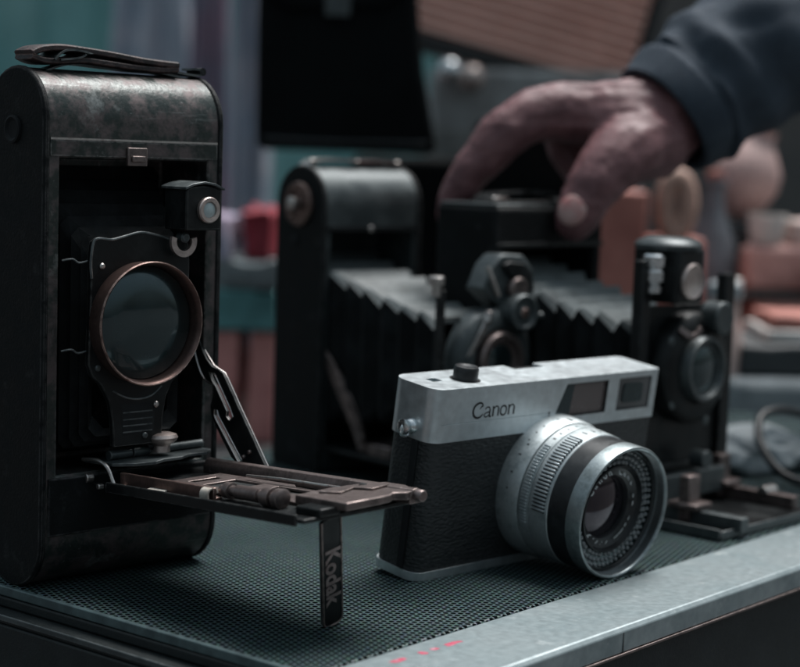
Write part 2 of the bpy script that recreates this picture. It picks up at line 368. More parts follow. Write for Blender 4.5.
bm = NB(); box(bm, A0 - 7, A1, NB0 + 3, NB1 + 6, -69.5, -11.2); box(bm, A0 - 7, A1 - 1, NB0 + 3, NB1 + 6, -11.2, -8); box(bm, A0 + .5, A1 - .6, NB0 + 4, NB1 + 1, -8, -3.6)
build('cabinet', bm, 'cabinet', case, bev=1)
bm = NB(); box(bm, A0 + .2, A0 + 2.5, NB0 + 40.5, NB1, -3.4, .35); build('edge_piping', bm, 'tealedge', case, bev=.5)
bm = NB(); box(bm, A0 - 7.9, A0 - 6.9, NB0 + 3.5, NB1 + 5, -9.6, -7.4); build('edge_piping', bm, 'tealmetal', case, bev=.3)
# lip seam on the trim: small joint line, scratches and worn red print
bm = NB()
mxc = lambda x, y, rz: Matrix.Translation((x, y, .02)) @ Matrix.Rotation(rz, 4, 'Z')
rnd = random.Random(3)
for (x, w, h) in ((438, 8.5, 3.0), (450.5, 3.2, 3.2), (457, 3.4, 2.6), (467, 9, 2.7)):
    pts = []
    for i in range(10):
        t_ = 2 * pi * i / 10; k = rnd.uniform(.75, 1.1)
        pts.append((w / 2 * max(-1, min(1, 1.3 * cos(t_))) * k, h / 2 * max(-1, min(1, 1.3 * sin(t_))) * k))
    vs = [bm.verts.new((x + a, NB0 + 30.5 + b + rnd.uniform(-.3, .3), .05)) for a, b in pts]; bm.faces.new(vs)
build('red_print', bm, 'redink', case)
bm = NB(); box(bm, 528, 528.5, NB0 - .35, NB0 + .6, -9.2, -1.8); build('trim_joint', bm, 'tealmetal', case)
bm = NB(); box(bm, A0 - 7.5, A1, NB0 - .6, NB0 + 2.2, -10.6, -9.5); build('lower_bead', bm, 'bronze', case, bev=.3)

# ------------------------------------------------------------------ tall old folding camera (left)
def stadium(D, z0, z1, n=16):
    r = D / 2; out = []
    for i in range(n + 1): t_ = -pi * i / n; out.append((r + r * cos(t_ + 0), z0 + r + r * sin(t_)))
    for i in range(n + 1): t_ = pi - pi * i / n - pi; out.append((r + r * cos(pi - pi * i / n + pi) * 1, 0)) if False else None
    out = []
    for i in range(n + 1): t_ = pi + pi * i / n; out.append((r + r * cos(t_), z0 + r + r * sin(t_)))
    for i in range(n + 1): t_ = pi * i / n; out.append((r + r * cos(t_), z1 - r + r * sin(t_)))
    return out
def tomb(D, z0, z1, n=14):
    r = D / 2
    return [(0, z0 + 3), (1, z0 + 1), (3, z0), (D - 3, z0), (D - 1, z0 + 1), (D, z0 + 3)] + [(r + r * cos(pi * i / n), z1 - r + r * sin(pi * i / n)) for i in range(n + 1)]
def extrude_x(bm, prof, x0, x1):
    a = [bm.verts.new((x0, y, z)) for y, z in prof]; b = [bm.verts.new((x1, y, z)) for y, z in prof]
    k = len(prof)
    for i in range(k): j = (i + 1) % k; bm.faces.new((a[i], a[j], b[j], b[i]))
    bm.faces.new(a[::-1]); bm.faces.new(b)
def bellows(name, back, front, y0, y1, folds, depth, m, parent, ch=3):
    """Pleated box bellows from rectangle back (x0,x1,z0,z1) at y0 to front at y1."""
    bm = NB(); rings = []; rj = random.Random(folds * 7)
    N = folds * 2
    for i in range(N + 1):
        t_ = i / N; ins = depth if i % 2 else 0
        a = [back[k] + (front[k] - back[k]) * t_ for k in range(4)]
        x0, x1, z0, z1 = a[0] + ins, a[1] - ins, a[2] + ins, a[3] - ins
        c = ch + (ch * .8 if i % 2 else 0)
        y = y0 + (y1 - y0) * t_
        P = [(x0 + c, z0), (x1 - c, z0), (x1, z0 + c), (x1, z1 - c), (x1 - c, z1), (x0 + c, z1), (x0, z1 - c), (x0, z0 + c)]
        jy = rj.uniform(-.7, .7) if 0 < i < N else 0; jz = rj.uniform(-.9, .4) if 0 < i < N else 0
        sag = -1.5 * sin(pi * t_)
        rings.append([bm.verts.new((x + rj.uniform(-.4, .4), y + jy + rj.uniform(-.35, .35), z + jz + sag + rj.uniform(-.3, .3))) for x, z in P])
    for A, B in zip(rings, rings[1:]):
        for j in range(8): bm.faces.new((A[j], A[(j + 1) % 8], B[(j + 1) % 8], B[j]))
    o = build(name, bm, 'bellows', parent, bev=.25, seg=1, ang=20, smooth=False)
    if m != 'bellows':
        o.data.materials.append(M[m])
        for p in o.data.polygons:
            if p.normal.z > .28: p.material_index = 1
    return o
def screw(parent, p, r=1.4, m='nickel', ax=(0, -1, 0)):
    bm = NB(); lathe(bm, [(0, r), (.5, r), (.9, r * .7), (1.05, 0)], p, ax, 14); return build('rivet', bm, m, parent)

K = thing('tall_folding_camera', 'tall worn black folding camera with large copper lens ring and lowered bed', 'camera', (-130.7, 636.3, 0), (0, 0, R(44)))
KW, KD, KH = 80, 38, 195
bm = NB(); extrude_x(bm, stadium(KD, 0, KH), 0, KW)
kb = build('body', bm, 'wornmetal', K, bev=.9)
c1 = NB(); box(c1, 6, 74, -5, 31, 44, 162)
cut(kb, [c1])
for x0, x1 in ((-1.2, 1.6), (KW - 1.6, KW + 1.2)):
    bm = NB(); prof = [(KD / 2 + (y - KD / 2) * 1.03, KH / 2 + (z - KH / 2) * 1.006) for y, z in stadium(KD, 0, KH)]
    extrude_x(bm, prof, x0, x1); build('side_panel', bm, 'leather', K, bev=.9)
# leather facing below the window and thin seam on the rounded top
bm = NB(); box(bm, 2.2, KW - 2.2, -.7, .4, 21, 43); build('lower_facing', bm, 'leather', K, bev=.5)
bm = NB(); box(bm, 1.8, KW - 1.8, -.45, .4, 168.6, 169.4); build('seam_bead', bm, 'nickel', K)
bm = NB(); box(bm, 1.8, KW - 1.8, -.35, .4, 162.6, 168.5); build('front_band', bm, 'wornmetal', K, bev=.2)
bm = NB(); box(bm, 35, 44, -1.6, .2, 159.5, 166.5); box(bm, 36.5, 42.5, -2.6, -1.6, 161, 163.4); build('catch', bm, 'bronze', K, bev=.4)
bm = NB(); lathe(bm, [(0, 5.2), (1.0, 5.2), (1.3, 4.4), (.4, 3.4), (.2, 0)], (-1.2, 20, 172), (-1, 0, 0), 28); build('winding_socket', bm, 'blackmatt', K)
bellows('bellows', (8, 72, 47, 159), (17, 58, 58, 130), 30, -4, 7, 4, 'bellows', K)
# handle strap along the top: two layers of cracked leather held by clips
strap = NB()
def bar(w, h): return [(-w / 2, -h * .3), (-w / 2 * .8, -h / 2), (w / 2 * .8, -h / 2), (w / 2, -h * .3), (w / 2, h * .3), (w / 2 * .8, h / 2), (-w / 2 * .8, h / 2), (-w / 2, h * .3)]
sweep(strap, smoothpts([(1, 17, 199.8), (5, 17, 201.6), (13, 17, 202.6), (24, 17.5, 202.2), (38, 18, 201.2), (50, 18, 200.0), (60, 18, 199.4), (68, 18, 199.2)], 5), bar(13, 2.8), up=(0, 0, 1))
sweep(strap, smoothpts([(1, 17, 199.0), (6, 17, 197.6), (14, 17, 197.8), (24, 17.5, 198.6), (34, 17.5, 198.0), (48, 18, 197.2), (60, 18, 197.0), (68, 18, 197.6)], 5), bar(12.4, 2.8), up=(0, 0, 1))
sweep(strap, smoothpts([(-.5, 17, 199.8), (1, 17, 200.6), (6, 17, 201.8), (11, 17, 201.2), (12.5, 17, 199.4), (9, 17, 198.0), (4, 17, 197.6), (0, 17, 198.0)], 4), bar(14, 1.5), up=(0, 1, 0)) if False else None
hs_ = build('handle_strap', strap, 'brownleather', K, bev=.25)
bm = NB(); sweep(bm, smoothpts([(10, 17, 198.0), (15, 17, 201.8), (24, 17.5, 201.4), (21, 17.5, 199.4), (12, 17, 198.1)], 6), rect(14.4, .7), up=(0, 0, 1)); build('keeper_wire', bm, 'tealmetal', hs_)
bm = NB(); sweep(bm, smoothpts([(54, 18, 198.4), (64, 18, 197.2), (73, 18, 196.1), (79.4, 18, 195.9), (81, 18, 197.1), (80, 18, 198.0), (77, 18, 198.3)], 6), rect(9, .8), up=(0, 0, 1)); build('strap_clip', bm, 'tealmetal', hs_)
bm = NB(); tube(bm, [(81, 13.5, 197.4), (81, 22.5, 197.4)], 1.6); build('strap_pin', bm, 'blackmatt', hs_)
bm = NB(); sweep(bm, smoothpts([(8, 18, 193.7), (20, 18, 197.0), (38, 18, 196.5), (60, 18, 195.9), (74, 18, 194.0)], 5), rect(8, .7), up=(0, 0, 1)); build('strap_plate', bm, 'tealmetal', K)

# lens board
brd = [(15, 118), (14.4, 124), (15.5, 131.5), (18, 133), (24, 132.6), (30, 133.8), (37, 135.2), (44, 134.2), (50, 132.6), (56, 133), (59.2, 131), (59.8, 124), (60, 90), (59.4, 84), (57.5, 81), (53, 77.5), (50, 72), (48.5, 64), (48, 54),
       (26, 54), (25.5, 63), (24, 71), (20, 78), (16, 81.5), (14.3, 86)]
bm = NB(); prism(bm, brd, -5.4, -8)
lb = build('lens_board', bm, 'black', K, bev=.35)
bm = NB(); cen = Vector((37, 0, 98)); P = [Vector((x, -8.1, z)) for x, z in brd]
tube(bm, [(15.4, -7.6, 118), (14.9, -7.6, 124), (16, -7.6, 131.2), (18.4, -7.6, 132.7), (24, -7.6, 132.2), (30, -7.6, 133.4), (37, -7.6, 134.8), (44, -7.6, 133.8), (50, -7.6, 132.2)], .55, 8, k=4)
build('rim_wire', bm, 'tealmetal', lb)
bm = NB(); tube(bm, [(25, -8, 75.5), (31, -8, 72.6), (37, -8, 71.6), (43, -8, 72.6), (47.6, -8, 76)], .4, 8, k=4)
for z in (66.5, 63.8, 61.4, 59): box(bm, 30, 43.5, -8.2, -7.9, z, z + .5)
build('name_plate_lines', bm, 'tealmetal', lb)
bm = NB(); prism(bm, [(29, 70), (45, 70), (44, 58), (30, 58)], -7.9, -8.05); build('name_plate', bm, 'blackmatt', lb)
for x, z in ((19.5, 122.5), (18.2, 84.5), (45, 69), (40, 57.4)): screw(lb, (x, -8, z), 1.2, 'nickel' if z > 100 or x > 44 else 'tealmetal')
for z in (124.5, 91):
    bm = NB(); tube(bm, [(5.5, -3, z), (9, -4.5, z + .6), (11.5, -5, z - .8), (15, -6, z)], .38, 8, k=4); build('guide_wire', bm, 'tealmetal', lb)
# copper ring with sunk dark glass
RC = (37.2, 0, 101)
bm = NB()
lathe(bm, [(7.4, 22.6), (8.0, 22.9), (14.8, 23.4), (15.8, 23.5), (16.2, 23.1), (15.9, 22.5), (13.5, 21.9), (9.0, 21.5), (9.0, 0)], RC, (0, -1, 0), 96, cap0=True)
ring = build('lens_ring', bm, 'copper', K, ang=50)
bm = NB(); lathe(bm, [(10.4, 21.45), (11.0, 20.8), (12.3, 12), (12.8, 5), (12.9, 0)], RC, (0, -1, 0), 72, cap0=True); build('lens_glass', bm, 'glassdark', ring, ang=60)
# waist finder at the top right of the board
bm = NB()
prism(bm, [(50, 136), (66.5, 136), (66.5, 151.2), (63, 152.6), (58, 153.3), (53, 152.8), (50, 151.6)], -4.5, -18.5)
vf = build('reflecting_finder', bm, 'black', K, bev=.6)
bm = NB(); prism(bm, [(49, 151.4), (53, 153.0), (58, 153.7), (63, 153.0), (67.6, 151.3), (67.6, 152), (63, 153.9), (58, 154.6), (53, 153.9), (49, 152.4)], -3.5, -19.4); build('finder_hood', bm, 'tealmetal', vf, bev=.2)
bm = NB(); lathe(bm, [(18.4, 5.0), (19.8, 5.0), (20.3, 4.6), (20.2, 3.2), (19.4, 3.0)], (60, 0, 143.8), (0, -1, 0), 40, cap1=True); build('finder_ring', bm, 'copper', vf)
M['palebrass'] = mat('pale_nickel_ring', (.50, .42, .39), .4, .8, (.36, .30, .28), ns=200)
vf.children[-1].data.materials[0] = M['palebrass']
M['paleglass'] = glass_mat('pale_finder_glass', (.33, .40, .41), .2)
bm = NB(); lathe(bm, [(19.3, 3.1), (19.7, 2.6), (19.9, 0)], (60, 0, 143.8), (0, -1, 0), 24); build('finder_lens', bm, 'paleglass', vf)
bm = NB(); lathe(bm, [(9.4, 3.6), (10.8, 3.6), (10.8, 6.0), (9.4, 6.0), (9.4, 3.6)], (54, -1.5, 131.5), (0, -1, 0), 32, a0=R(75), a1=R(290), cap0=False, cap1=False); build('finder_bracket', bm, 'palebrass', vf)
bm = NB(); lathe(bm, [(8, 2), (11.3, 2), (12, 1.4), (12.1, 0)], (54, -1.5, 133), (0, -1, 0), 20); build('finder_pivot', bm, 'tealmetal', vf)

# bed: local frame u (across), w (out), h (up)
BX = Matrix(((1.0, .045, 0, 22), (.0, -1.0, 0, -6), (.02, .046, 1, 38.4), (0, 0, 0, 1)))
def bed(name, bm, m, parent, bev=.25): return build(name, bm, m, parent, bev=bev, matrix=BX)
bm = NB(); box(bm, 0, 52, -6, 111, 0, 1.6); bedp = bed('bed', bm, 'black', K, .4)
bm = NB(); box(bm, -1, 0, 4, 108, -1.0, 3.0); bed('bed_flange', bm, 'black', bedp, .3)
bm = NB(); box(bm, 4, 5.2, 6, 60, 1.6, 6.2); box(bm, 5.2, 8, 6, 60, 1.6, 2.6); bed('track_rail', bm, 'copper', bedp)
bm = NB(); prism(bm, [(43, 1.6), (49, 1.6), (49, 5), (48.2, 6.4), (46.4, 7), (44.4, 6.6), (43.6, 5.4), (43, 4)], 6, 117, mx=None); rr_ = bed('track_rail', bm, 'bronze', bedp, .3)
bm = NB(); lathe(bm, [(116.8, 2.2), (119.6, 2.2), (120.2, 1.8), (120.2, 0)], (46.4, 0, 4.4), (0, 1, 0), 20); bed('rail_cap', bm, 'bronze', bedp)
bm = NB(); prism(bm, [(12, 20), (40, 20), (40, 62), (37, 66), (37, 98), (16, 98), (16, 70), (12, 66)], 2.0, 3.0,
    holes=[[(20, 26), (33, 26), (33, 30), (20, 30)], [(19, 36), (34, 36), (34, 52), (19, 52)], [(27, 60), (34, 60), (34, 92), (27, 92)]], mx=Matrix(((1, 0, 0, 0), (0, 0, 1, 0), (0, 1, 0, 0), (0, 0, 0, 1))))
bed('focus_track', bm, 'bronze', bedp, .2)
bm = NB(); box(bm, 18.4, 34.6, 35.5, 52.5, 1.7, 2.1); bed('track_label', bm, 'blackmatt', bedp)
bm = NB(); tube(bm, [(36, 40, 4.6), (36.5, 60, 5.2), (37.5, 80, 5.0), (38, 96, 5.2), (39.5, 97.5, 5.4)], .55, 8, k=4); bed('spring_wire', bm, 'nickel', bedp)
bm = NB(); lathe(bm, [(0, 0), (0, 1.2), (1.2, 1.8), (2.2, 1.2), (2.6, 0)], (39, 98, 5.2), (0, 0, 1), 14); bed('stop_pin', bm, 'blackmatt', bedp)
# focusing spindle lying along the near rail
bm = NB(); lathe(bm, [(58, 0), (58, 1.5), (61, 1.5), (61.2, 3.0), (64, 3.0), (64.2, 1.9), (67, 1.9), (67.2, 2.5), (79, 2.7), (79.2, 2.1), (81.5, 2.1), (81.7, 3.4), (83.5, 3.6), (85.5, 3.4), (85.7, 2.2), (87.6, 2.2), (87.8, 3.6), (90.4, 3.6), (91, 2.6), (91, 0)], (9, 0, 5.0), (0, 1, 0), 32)
bed('focus_spindle', bm, 'bronze', bedp, 0)
bm = NB(); sweep(bm, smoothpts([(2.4, 57, 2), (2.2, 57, 4.2), (3.2, 57, 5.6), (5.5, 57, 5.6), (6.5, 57, 4)], 5), rect(.7, 4.5), up=(0, 1, 0)); bed('scale_tab', bm, 'ivory', bedp, .1)
bm = NB(); prism(bm, [(1, 26), (5, 24), (6, 33), (2, 35)], 1.7, 2.6, mx=Matrix(((1, 0, 0, 0), (0, 0, 1, 0), (0, 1, 0, 0), (0, 0, 0, 1)))); bed('stop_plate', bm, 'ivory', bedp, .2)
FM = Matrix(((1, 0, 0, 0), (0, 0, 1, 0), (0, 1, 0, 0), (0, 0, 0, 1)))
bm = NB(); prism(bm, [(13, 92), (30, 90), (46, 92), (52, 96), (52, 106), (47, 116), (41, 117.5), (38, 114), (34, 116.5), (28, 117), (13, 117.4)], 3.4, 6.2, mx=FM)
bed('front_plate', bm, 'bronze', bedp, .4)
bm = NB(); prism(bm, [(20, 96), (30, 94), (34, 99), (24, 103)], 6.3, 7.0, mx=FM); prism(bm, [(33, 99), (44, 97), (46, 104), (36, 106)], 6.3, 7.1, mx=FM); bed('plate_fitting', bm, 'bronze', bedp, .2)
bm = NB(); box(bm, 6, 15, 100, 112.5, 1.6, 4.4); bed('latch_block', bm, 'black', bedp, .5)
# hinge plate, hinge rod and mushroom knob
bm = NB(); prism(bm, [(2, -14), (50, -14), (50, 2), (44, 7), (36, 6), (30, 9.5), (22, 9), (16, 12), (8, 10), (2, 4)], 8.4, 9.6, mx=FM); bed('hinge_plate', bm, 'tealmetal', bedp, .2)
bm = NB()
for a, b, r in ((6, 16, 1.9), (16.6, 24, 2.0), (33, 50, 1.6)): cyl(bm, (a, -4, 11.4), (b, -4, 11.4), r, n=18)
bed('hinge_rod', bm, 'tealmetal', bedp, .2)
bm = NB(); lathe(bm, [(5, 3.2), (7.4, 3.0), (8.2, 3.6), (9.2, 5.4), (10.6, 6.0), (11.8, 5.4), (12.5, 3.4), (12.7, 0)], (27, 1, 6.0), (0, 0, 1), 32); bed('lock_knob', bm, 'palebrass', bedp, 0)
bm = NB(); tube(bm, [(-2, -9, 10.5), (-.5, -2, 10.6), (.6, 3, 8), (1.6, 7, .6), (3, 12, .2), (4, 24, .4)], .75, 8, k=4); bed('side_wire', bm, 'nickel', bedp, 0)
bm = NB(); cyl(bm, (-3.2, -6, 3.6), (0, -6, 3.6), 1.9, n=16); cyl(bm, (-2.4, 1, 1), (0, 1, 1), 1.1, n=12); bed('side_stud', bm, 'nickel', bedp, .3)
# slotted strut on the far side
def yz(pl, x0, x1, bm, holes=()):
    prism(bm, [(p[0], p[1]) for p in pl], x0, x1, holes=[[(q[0], q[1]) for q in h] for h in holes], mx=Matrix(((0, 1, 0, 0), (1, 0, 0, 0), (0, 0, 1, 0), (0, 0, 0, 1))))
def strip(pts, w, k=6):
    c = smoothpts([(p[0], 0, p[1]) for p in pts], k); L = []; Rr = []
    for i, p in enumerate(c):
        d = (c[min(i + 1, len(c) - 1)] - c[max(i - 1, 0)]).normalized(); nn = Vector((-d.z, 0, d.x)); ww = w(i / (len(c) - 1)) if callable(w) else w
        L.append((p.x + nn.x * ww / 2, p.z + nn.z * ww / 2)); Rr.append((p.x - nn.x * ww / 2, p.z - nn.z * ww / 2))
    return L + Rr[::-1]
outer = [(4.5, 96), (2.4, 91), (.0, 87), (-2.6, 84), (-6, 81.6), (-10, 80.8), (-13, 79.8), (-15, 77.4), (-23.3, 67.2), (-32, 57), (-40.8, 46.4), (-38, 43.5), (-31, 43), (-24, 44.8), (-19, 47.6), (-12, 55), (-6.4, 61.8), (-5.5, 66), (-7.4, 71.4), (-7.0, 74.6), (-2.6, 75.6), (1.2, 79), (4.4, 85), (6.6, 92)]
slot1 = [(-4.6, 79.2), (-7.8, 79.0), (-9.6, 77), (-18.4, 66.4), (-20.2, 63.4), (-18.2, 61.6), (-16.0, 63.0), (-16.4, 65), (-9.4, 73.6), (-6.4, 76.2)]
slot2 = [(-8.6, 64.8), (-10.2, 64.6), (-11, 62.6), (-26.6, 46.8), (-24, 46.2), (-9.8, 60.6), (-8.4, 62.6)]
bm = NB(); yz(outer, 73.2, 74.4, bm, [slot1, slot2]); st = build('folding_strut', bm, 'black', K, bev=.2)
M['edgewire'] = M['nickel']
bm = NB(); tube(bm, [(74.6, 4.5, 96), (74.6, 2.4, 91), (74.6, 0, 87), (74.6, -6, 81.7), (74.6, -13, 79.6), (74.6, -15, 77.4), (74.6, -23.3, 67.2), (74.6, -32, 57), (74.6, -40.8, 46.4)][::1], .38, 8); build('polished_edge', bm, 'nickel', st)
bm = NB(); tube(bm, [(73, y, z) for y, z in ((6.6, 92), (4.4, 85), (1.2, 79), (-2.6, 75.6), (-7.0, 74.6))], .38, 8, k=3); tube(bm, [(73.1, y, z) for y, z in slot2], .28, 6, closed=True); tube(bm, [(73.1, y, z) for y, z in slot1], .28, 6, closed=True); build('polished_edge', bm, 'nickel', st)
for y, z in ((-27.5, 48.5), (-31, 51)): screw(st, (73.2, y, z), 1.0, 'bronze', (-1, 0, 0))
# leg strap with raised lettering
ft, tp = Vector((58, -98, .4)), Vector((44.5, -110.5, 42.5))
dz = (tp - ft).normalized(); dx = Vector((1, 0, 0)); dx = (dx - dz * dx.dot(dz)).normalized(); dy = dz.cross(dx)
LM = Matrix(((dx.x, dy.x, dz.x, ft.x), (dx.y, dy.y, dz.y, ft.y), (dx.z, dy.z, dz.z, ft.z), (0, 0, 0, 1)))
LL = (tp - ft).length
o_ = [(-4.6, LL), (-4.6, 4)] + [(-4.6 + 2.6 - 2.6 * cos(R(a)), 2.6 - 2.6 * sin(R(a))) for a in (0, 30, 60, 90)] + [(4.6 - 2.6 + 2.6 * sin(R(a)), 2.6 - 2.6 * cos(R(a))) for a in (0, 30, 60, 90)] + [(4.6, LL)]
bm = NB(); prism(bm, o_, -.6, .6); leg = build('leg', bm, 'black', K, bev=.2, matrix=LM)
inn = [(x * .80, z if z > 40 else z + .9) for x, z in o_]
bm = NB(); tube(bm, [(x * .92, -.65, z) for x, z in o_], .42, 8); build('leg_rim', bm, 'bronze', leg, matrix=LM)
bm = NB(); text_into(bm, 'Kodak', 9.0, LM @ Matrix.Translation((0, -.75, 21.5)) @ Matrix.Rotation(R(90), 4, 'X') @ Matrix.Rotation(R(-90), 4, 'Z'), .12, .25, 1.02); M['letter'] = mat('pale_bronze_letters', (.27, .215, .205), .4, .6, (.17, .13, .125), ns=300); build('lettering', bm, 'letter', leg)

# ------------------------------------------------------------------ silver rangefinder camera (centre)
C = thing('silver_rangefinder_camera', 'silver and black rangefinder camera in front, tipped forward onto its lens', 'camera', (8.2, 670.3, 0), (R(7.3), 0, R(44.1)))
CW, CD, CH = 139, 26, 78
def slab(bm, r, z0, z1, g=0, x1=CW):
    pl = rrect(-g, x1 + g, -g, CD + g, r, 8)
    prism(bm, pl, z0, z1, mx=FM)
def slab2(bm, z0, z1, g=0):
    # big radius at the left end, small at the right
    pts = []
    for cx, cy, a, r in ((CW + g - 3, CD + g - 5, 0, 3), (-g + 7, CD + g - 7, 90, 7), (-g + 6, -g + 6, 180, 6), (CW + g - 2.2, -g + 2.2, 270, 2.2)):
        for i in range(9): t_ = R(a + 90 * i / 8); pts.append((cx + (r if True else 0) * cos(t_), cy + r * sin(t_)))
    prism(bm, pts, z0, z1, mx=FM)
bm = NB(); slab2(bm, 3.2, 58, -.6); cb = build('body', bm, 'leatherette', C, bev=.3)
bm = NB(); slab2(bm, 0, 3.4); build('bottom_plate', bm, 'alu', C, bev=.7, seg=3)
bm = NB(); slab2(bm, 56.4, 78)
tp_ = build('top_plate', bm, 'alu', C, bev=1.3, seg=4)
cs = []
c = NB(); prism(c, [(70.8, 61.0), (104.2, 61.0), (104.2, 75.2), (77.0, 75.2)], -1, 1.6); cs.append(c)
c = NB(); prism(c, [(111.4, 61.0), (133.6, 61.0), (133.6, 75.2), (111.4, 75.2)], -1, 1.6); cs.append(c)
c = NB(); box(c, 64, 82, 18.5, 30, 76.2, 80); cs.append(c)
c = NB(); box(c, 9.5, 15, 12, 17, 77, 80); cs.append(c)
c = NB(); box(c, -5, 69, -1, .35, 63.6, 63.95); cs.append(c)
cut(tp_, cs)
bm = NB(); prism(bm, [(70.8, 61.0), (77.0, 75.2), (104.2, 75.2), (104.2, 61.0)], 1.2, 1.55)
w1 = build('finder_window', bm, 'windowpink', C)
bm = NB(); prism(bm, [(70.9, 61.1), (81.5, 61.1), (83.0, 75.1), (77.0, 75.1)], .9, 1.19); build('window_mask', bm, 'glassdark', w1)
bm = NB(); box(bm, 111.6, 133.4, -.2, .2, 61.2, 75.0, Matrix.Translation((122.5, 1.25, 0)) @ Matrix.Rotation(R(-3.0), 4, 'Z') @ Matrix.Translation((-122.5, 0, 0))); rw = build('rangefinder_window', bm, 'windowglass', C)
for fr_b, par in ((((111.4, 133.6, 61.0, 61.5), (111.4, 133.6, 74.7, 75.2), (111.4, 111.9, 61.6, 74.6), (133.1, 133.6, 61.6, 74.6)), rw), (((70.9, 104.2, 61.0, 61.5), (77.2, 104.2, 74.7, 75.2), (103.7, 104.2, 61.6, 74.6)), w1)):
    bm = NB()
    for x0_, x1_, z0_, z1_ in fr_b: box(bm, x0_ + .05, x1_ - .05, .1, .85, z0_ + .02, z1_ - .02)
    build('window_frame', bm, 'blackring', par)
bm = NB(); prism(bm, rrect(116, 129, 64, 72.4, 1.5), .55, .8); build('inner_window', bm, 'glassdark', rw)
bm = NB(); box(bm, 64.3, 81.7, 18.8, 25.6, 76.0, 76.4); build('accessory_slot', bm, 'blackmatt', C)
bm = NB(); box(bm, 9.7, 14.8, 12.2, 16.8, 76.8, 77.1); build('counter_window', bm, 'glassdark', C)
# shutter button
bm = NB(); lathe(bm, [(-.4, 6.3), (.12, 6.3), (.12, 5.2)], (27, 11.5, 78), (0, 0, 1), 40, cap1=True); build('button_collar', bm, 'blackmatt', C)
bm = NB(); lathe(bm, [(.1, 5.1), (4.6, 5.1), (5.4, 4.7), (5.6, 4.0), (5.3, 3.2), (4.8, 1.2), (4.8, 0)], (27, 11.5, 78), (0, 0, 1), 40); build('shutter_button', bm, 'blackring', C)
# strap lug
bm = NB(); lathe(bm, [(0, 3.2), (1.6, 3.0), (2.4, 2.2), (4.0, 2.2), (4.4, 3.2), (5.2, 3.2), (5.5, 2.6), (5.5, 0)], (.3, 11.5, 61), (-1, 0, 0), 24)
lug = build('strap_lug', bm, 'chrome', C)
bm = NB(); lathe(bm, [(-3.2, .01), (-3.2, 2.7), (3.2, 2.7), (3.2, .01)], (-5.4, 11.5, 58.6), (0, 1, 0), 14) if False else None
tube(bm, [(-3.2 + 2.6 * cos(R(a)), 11.5, 59.6 + 2.6 * sin(R(a))) for a in range(0, 360, 24)], .55, 8, closed=True); build('lug_eye', bm, 'chrome', lug)
bm = NB(); box(bm, -.25, .4, 7.0, 10.4, 4, 56); build('door_seam', bm, 'blackmatt', C, bev=.2)
# engraved maker's name drawn stroke by stroke
bm = NB()
def stroke(pts, w, k=5):
    c = smoothpts([(p[0], 0, p[1]) for p in pts], k) if len(pts) > 2 else [Vector((p[0], 0, p[1])) for p in pts]
    L = []; Q = []
    for i, p in enumerate(c):
        d = (c[min(i + 1, len(c) - 1)] - c[max(i - 1, 0)]).normalized(); nn = Vector((-d.z, 0, d.x)); ww = w(i / (len(c) - 1)) if callable(w) else w
        L.append(bm.verts.new(((p + nn * ww / 2).x, -.06, (p + nn * ww / 2).z))); Q.append(bm.verts.new(((p - nn * ww / 2).x, -.06, (p - nn * ww / 2).z)))
    for i in range(len(c) - 1): bm.faces.new((L[i], L[i + 1], Q[i + 1], Q[i]))
X0, Z0 = 21.2, 64.9
def P_(pts, ox): return [(X0 + ox + a, Z0 + b) for a, b in pts]
thick = lambda t_: .75
stroke(P_([(5.9, 5.1), (5.0, 6.1), (3.3, 6.3), (1.2, 5.2), (.45, 3.2), (1.2, 1.2), (3.0, .3), (4.8, .5), (6.2, 1.6)], 0), lambda t_: .55 + .5 * sin(pi * t_))
stroke(P_([(5.9, 5.1), (4.9, 4.7), (4.2, 3.7)], 0), lambda t_: .9 - .6 * t_)
def a_(ox):
    stroke(P_([(.6, 3.5), (1.6, 4.25), (2.9, 4.15), (3.4, 3.2)], ox), .6); stroke(P_([(3.4, 3.3), (3.4, .9), (3.7, .35), (4.4, .3)], ox), .85)
    stroke(P_([(3.2, 2.3), (1.4, 2.0), (.4, 1.2), (.9, .4), (2.0, .35), (3.2, 1.1)], ox), .55)
def n_(ox, tail=False):
    stroke(P_([(.7, 4.3), (.7, .2)], ox), .9); stroke(P_([(.8, 3.1), (1.7, 4.1), (2.9, 4.25), (3.7, 3.5)], ox), .6); stroke(P_([(3.7, 3.6), (3.7, .2)], ox), .9)
    stroke(P_([(.0, 4.2), (.8, 4.25)], ox), .4)
def o_n(ox): stroke(P_([(2.2, 4.25), (.9, 3.6), (.5, 2.3), (.9, .9), (2.2, .3), (3.5, .9), (3.9, 2.3), (3.5, 3.6), (2.2, 4.25)], ox), .75)
a_(6.7); n_(11.4); o_n(15.9); n_(20.6)
build('lettering', bm, 'darkline', C)

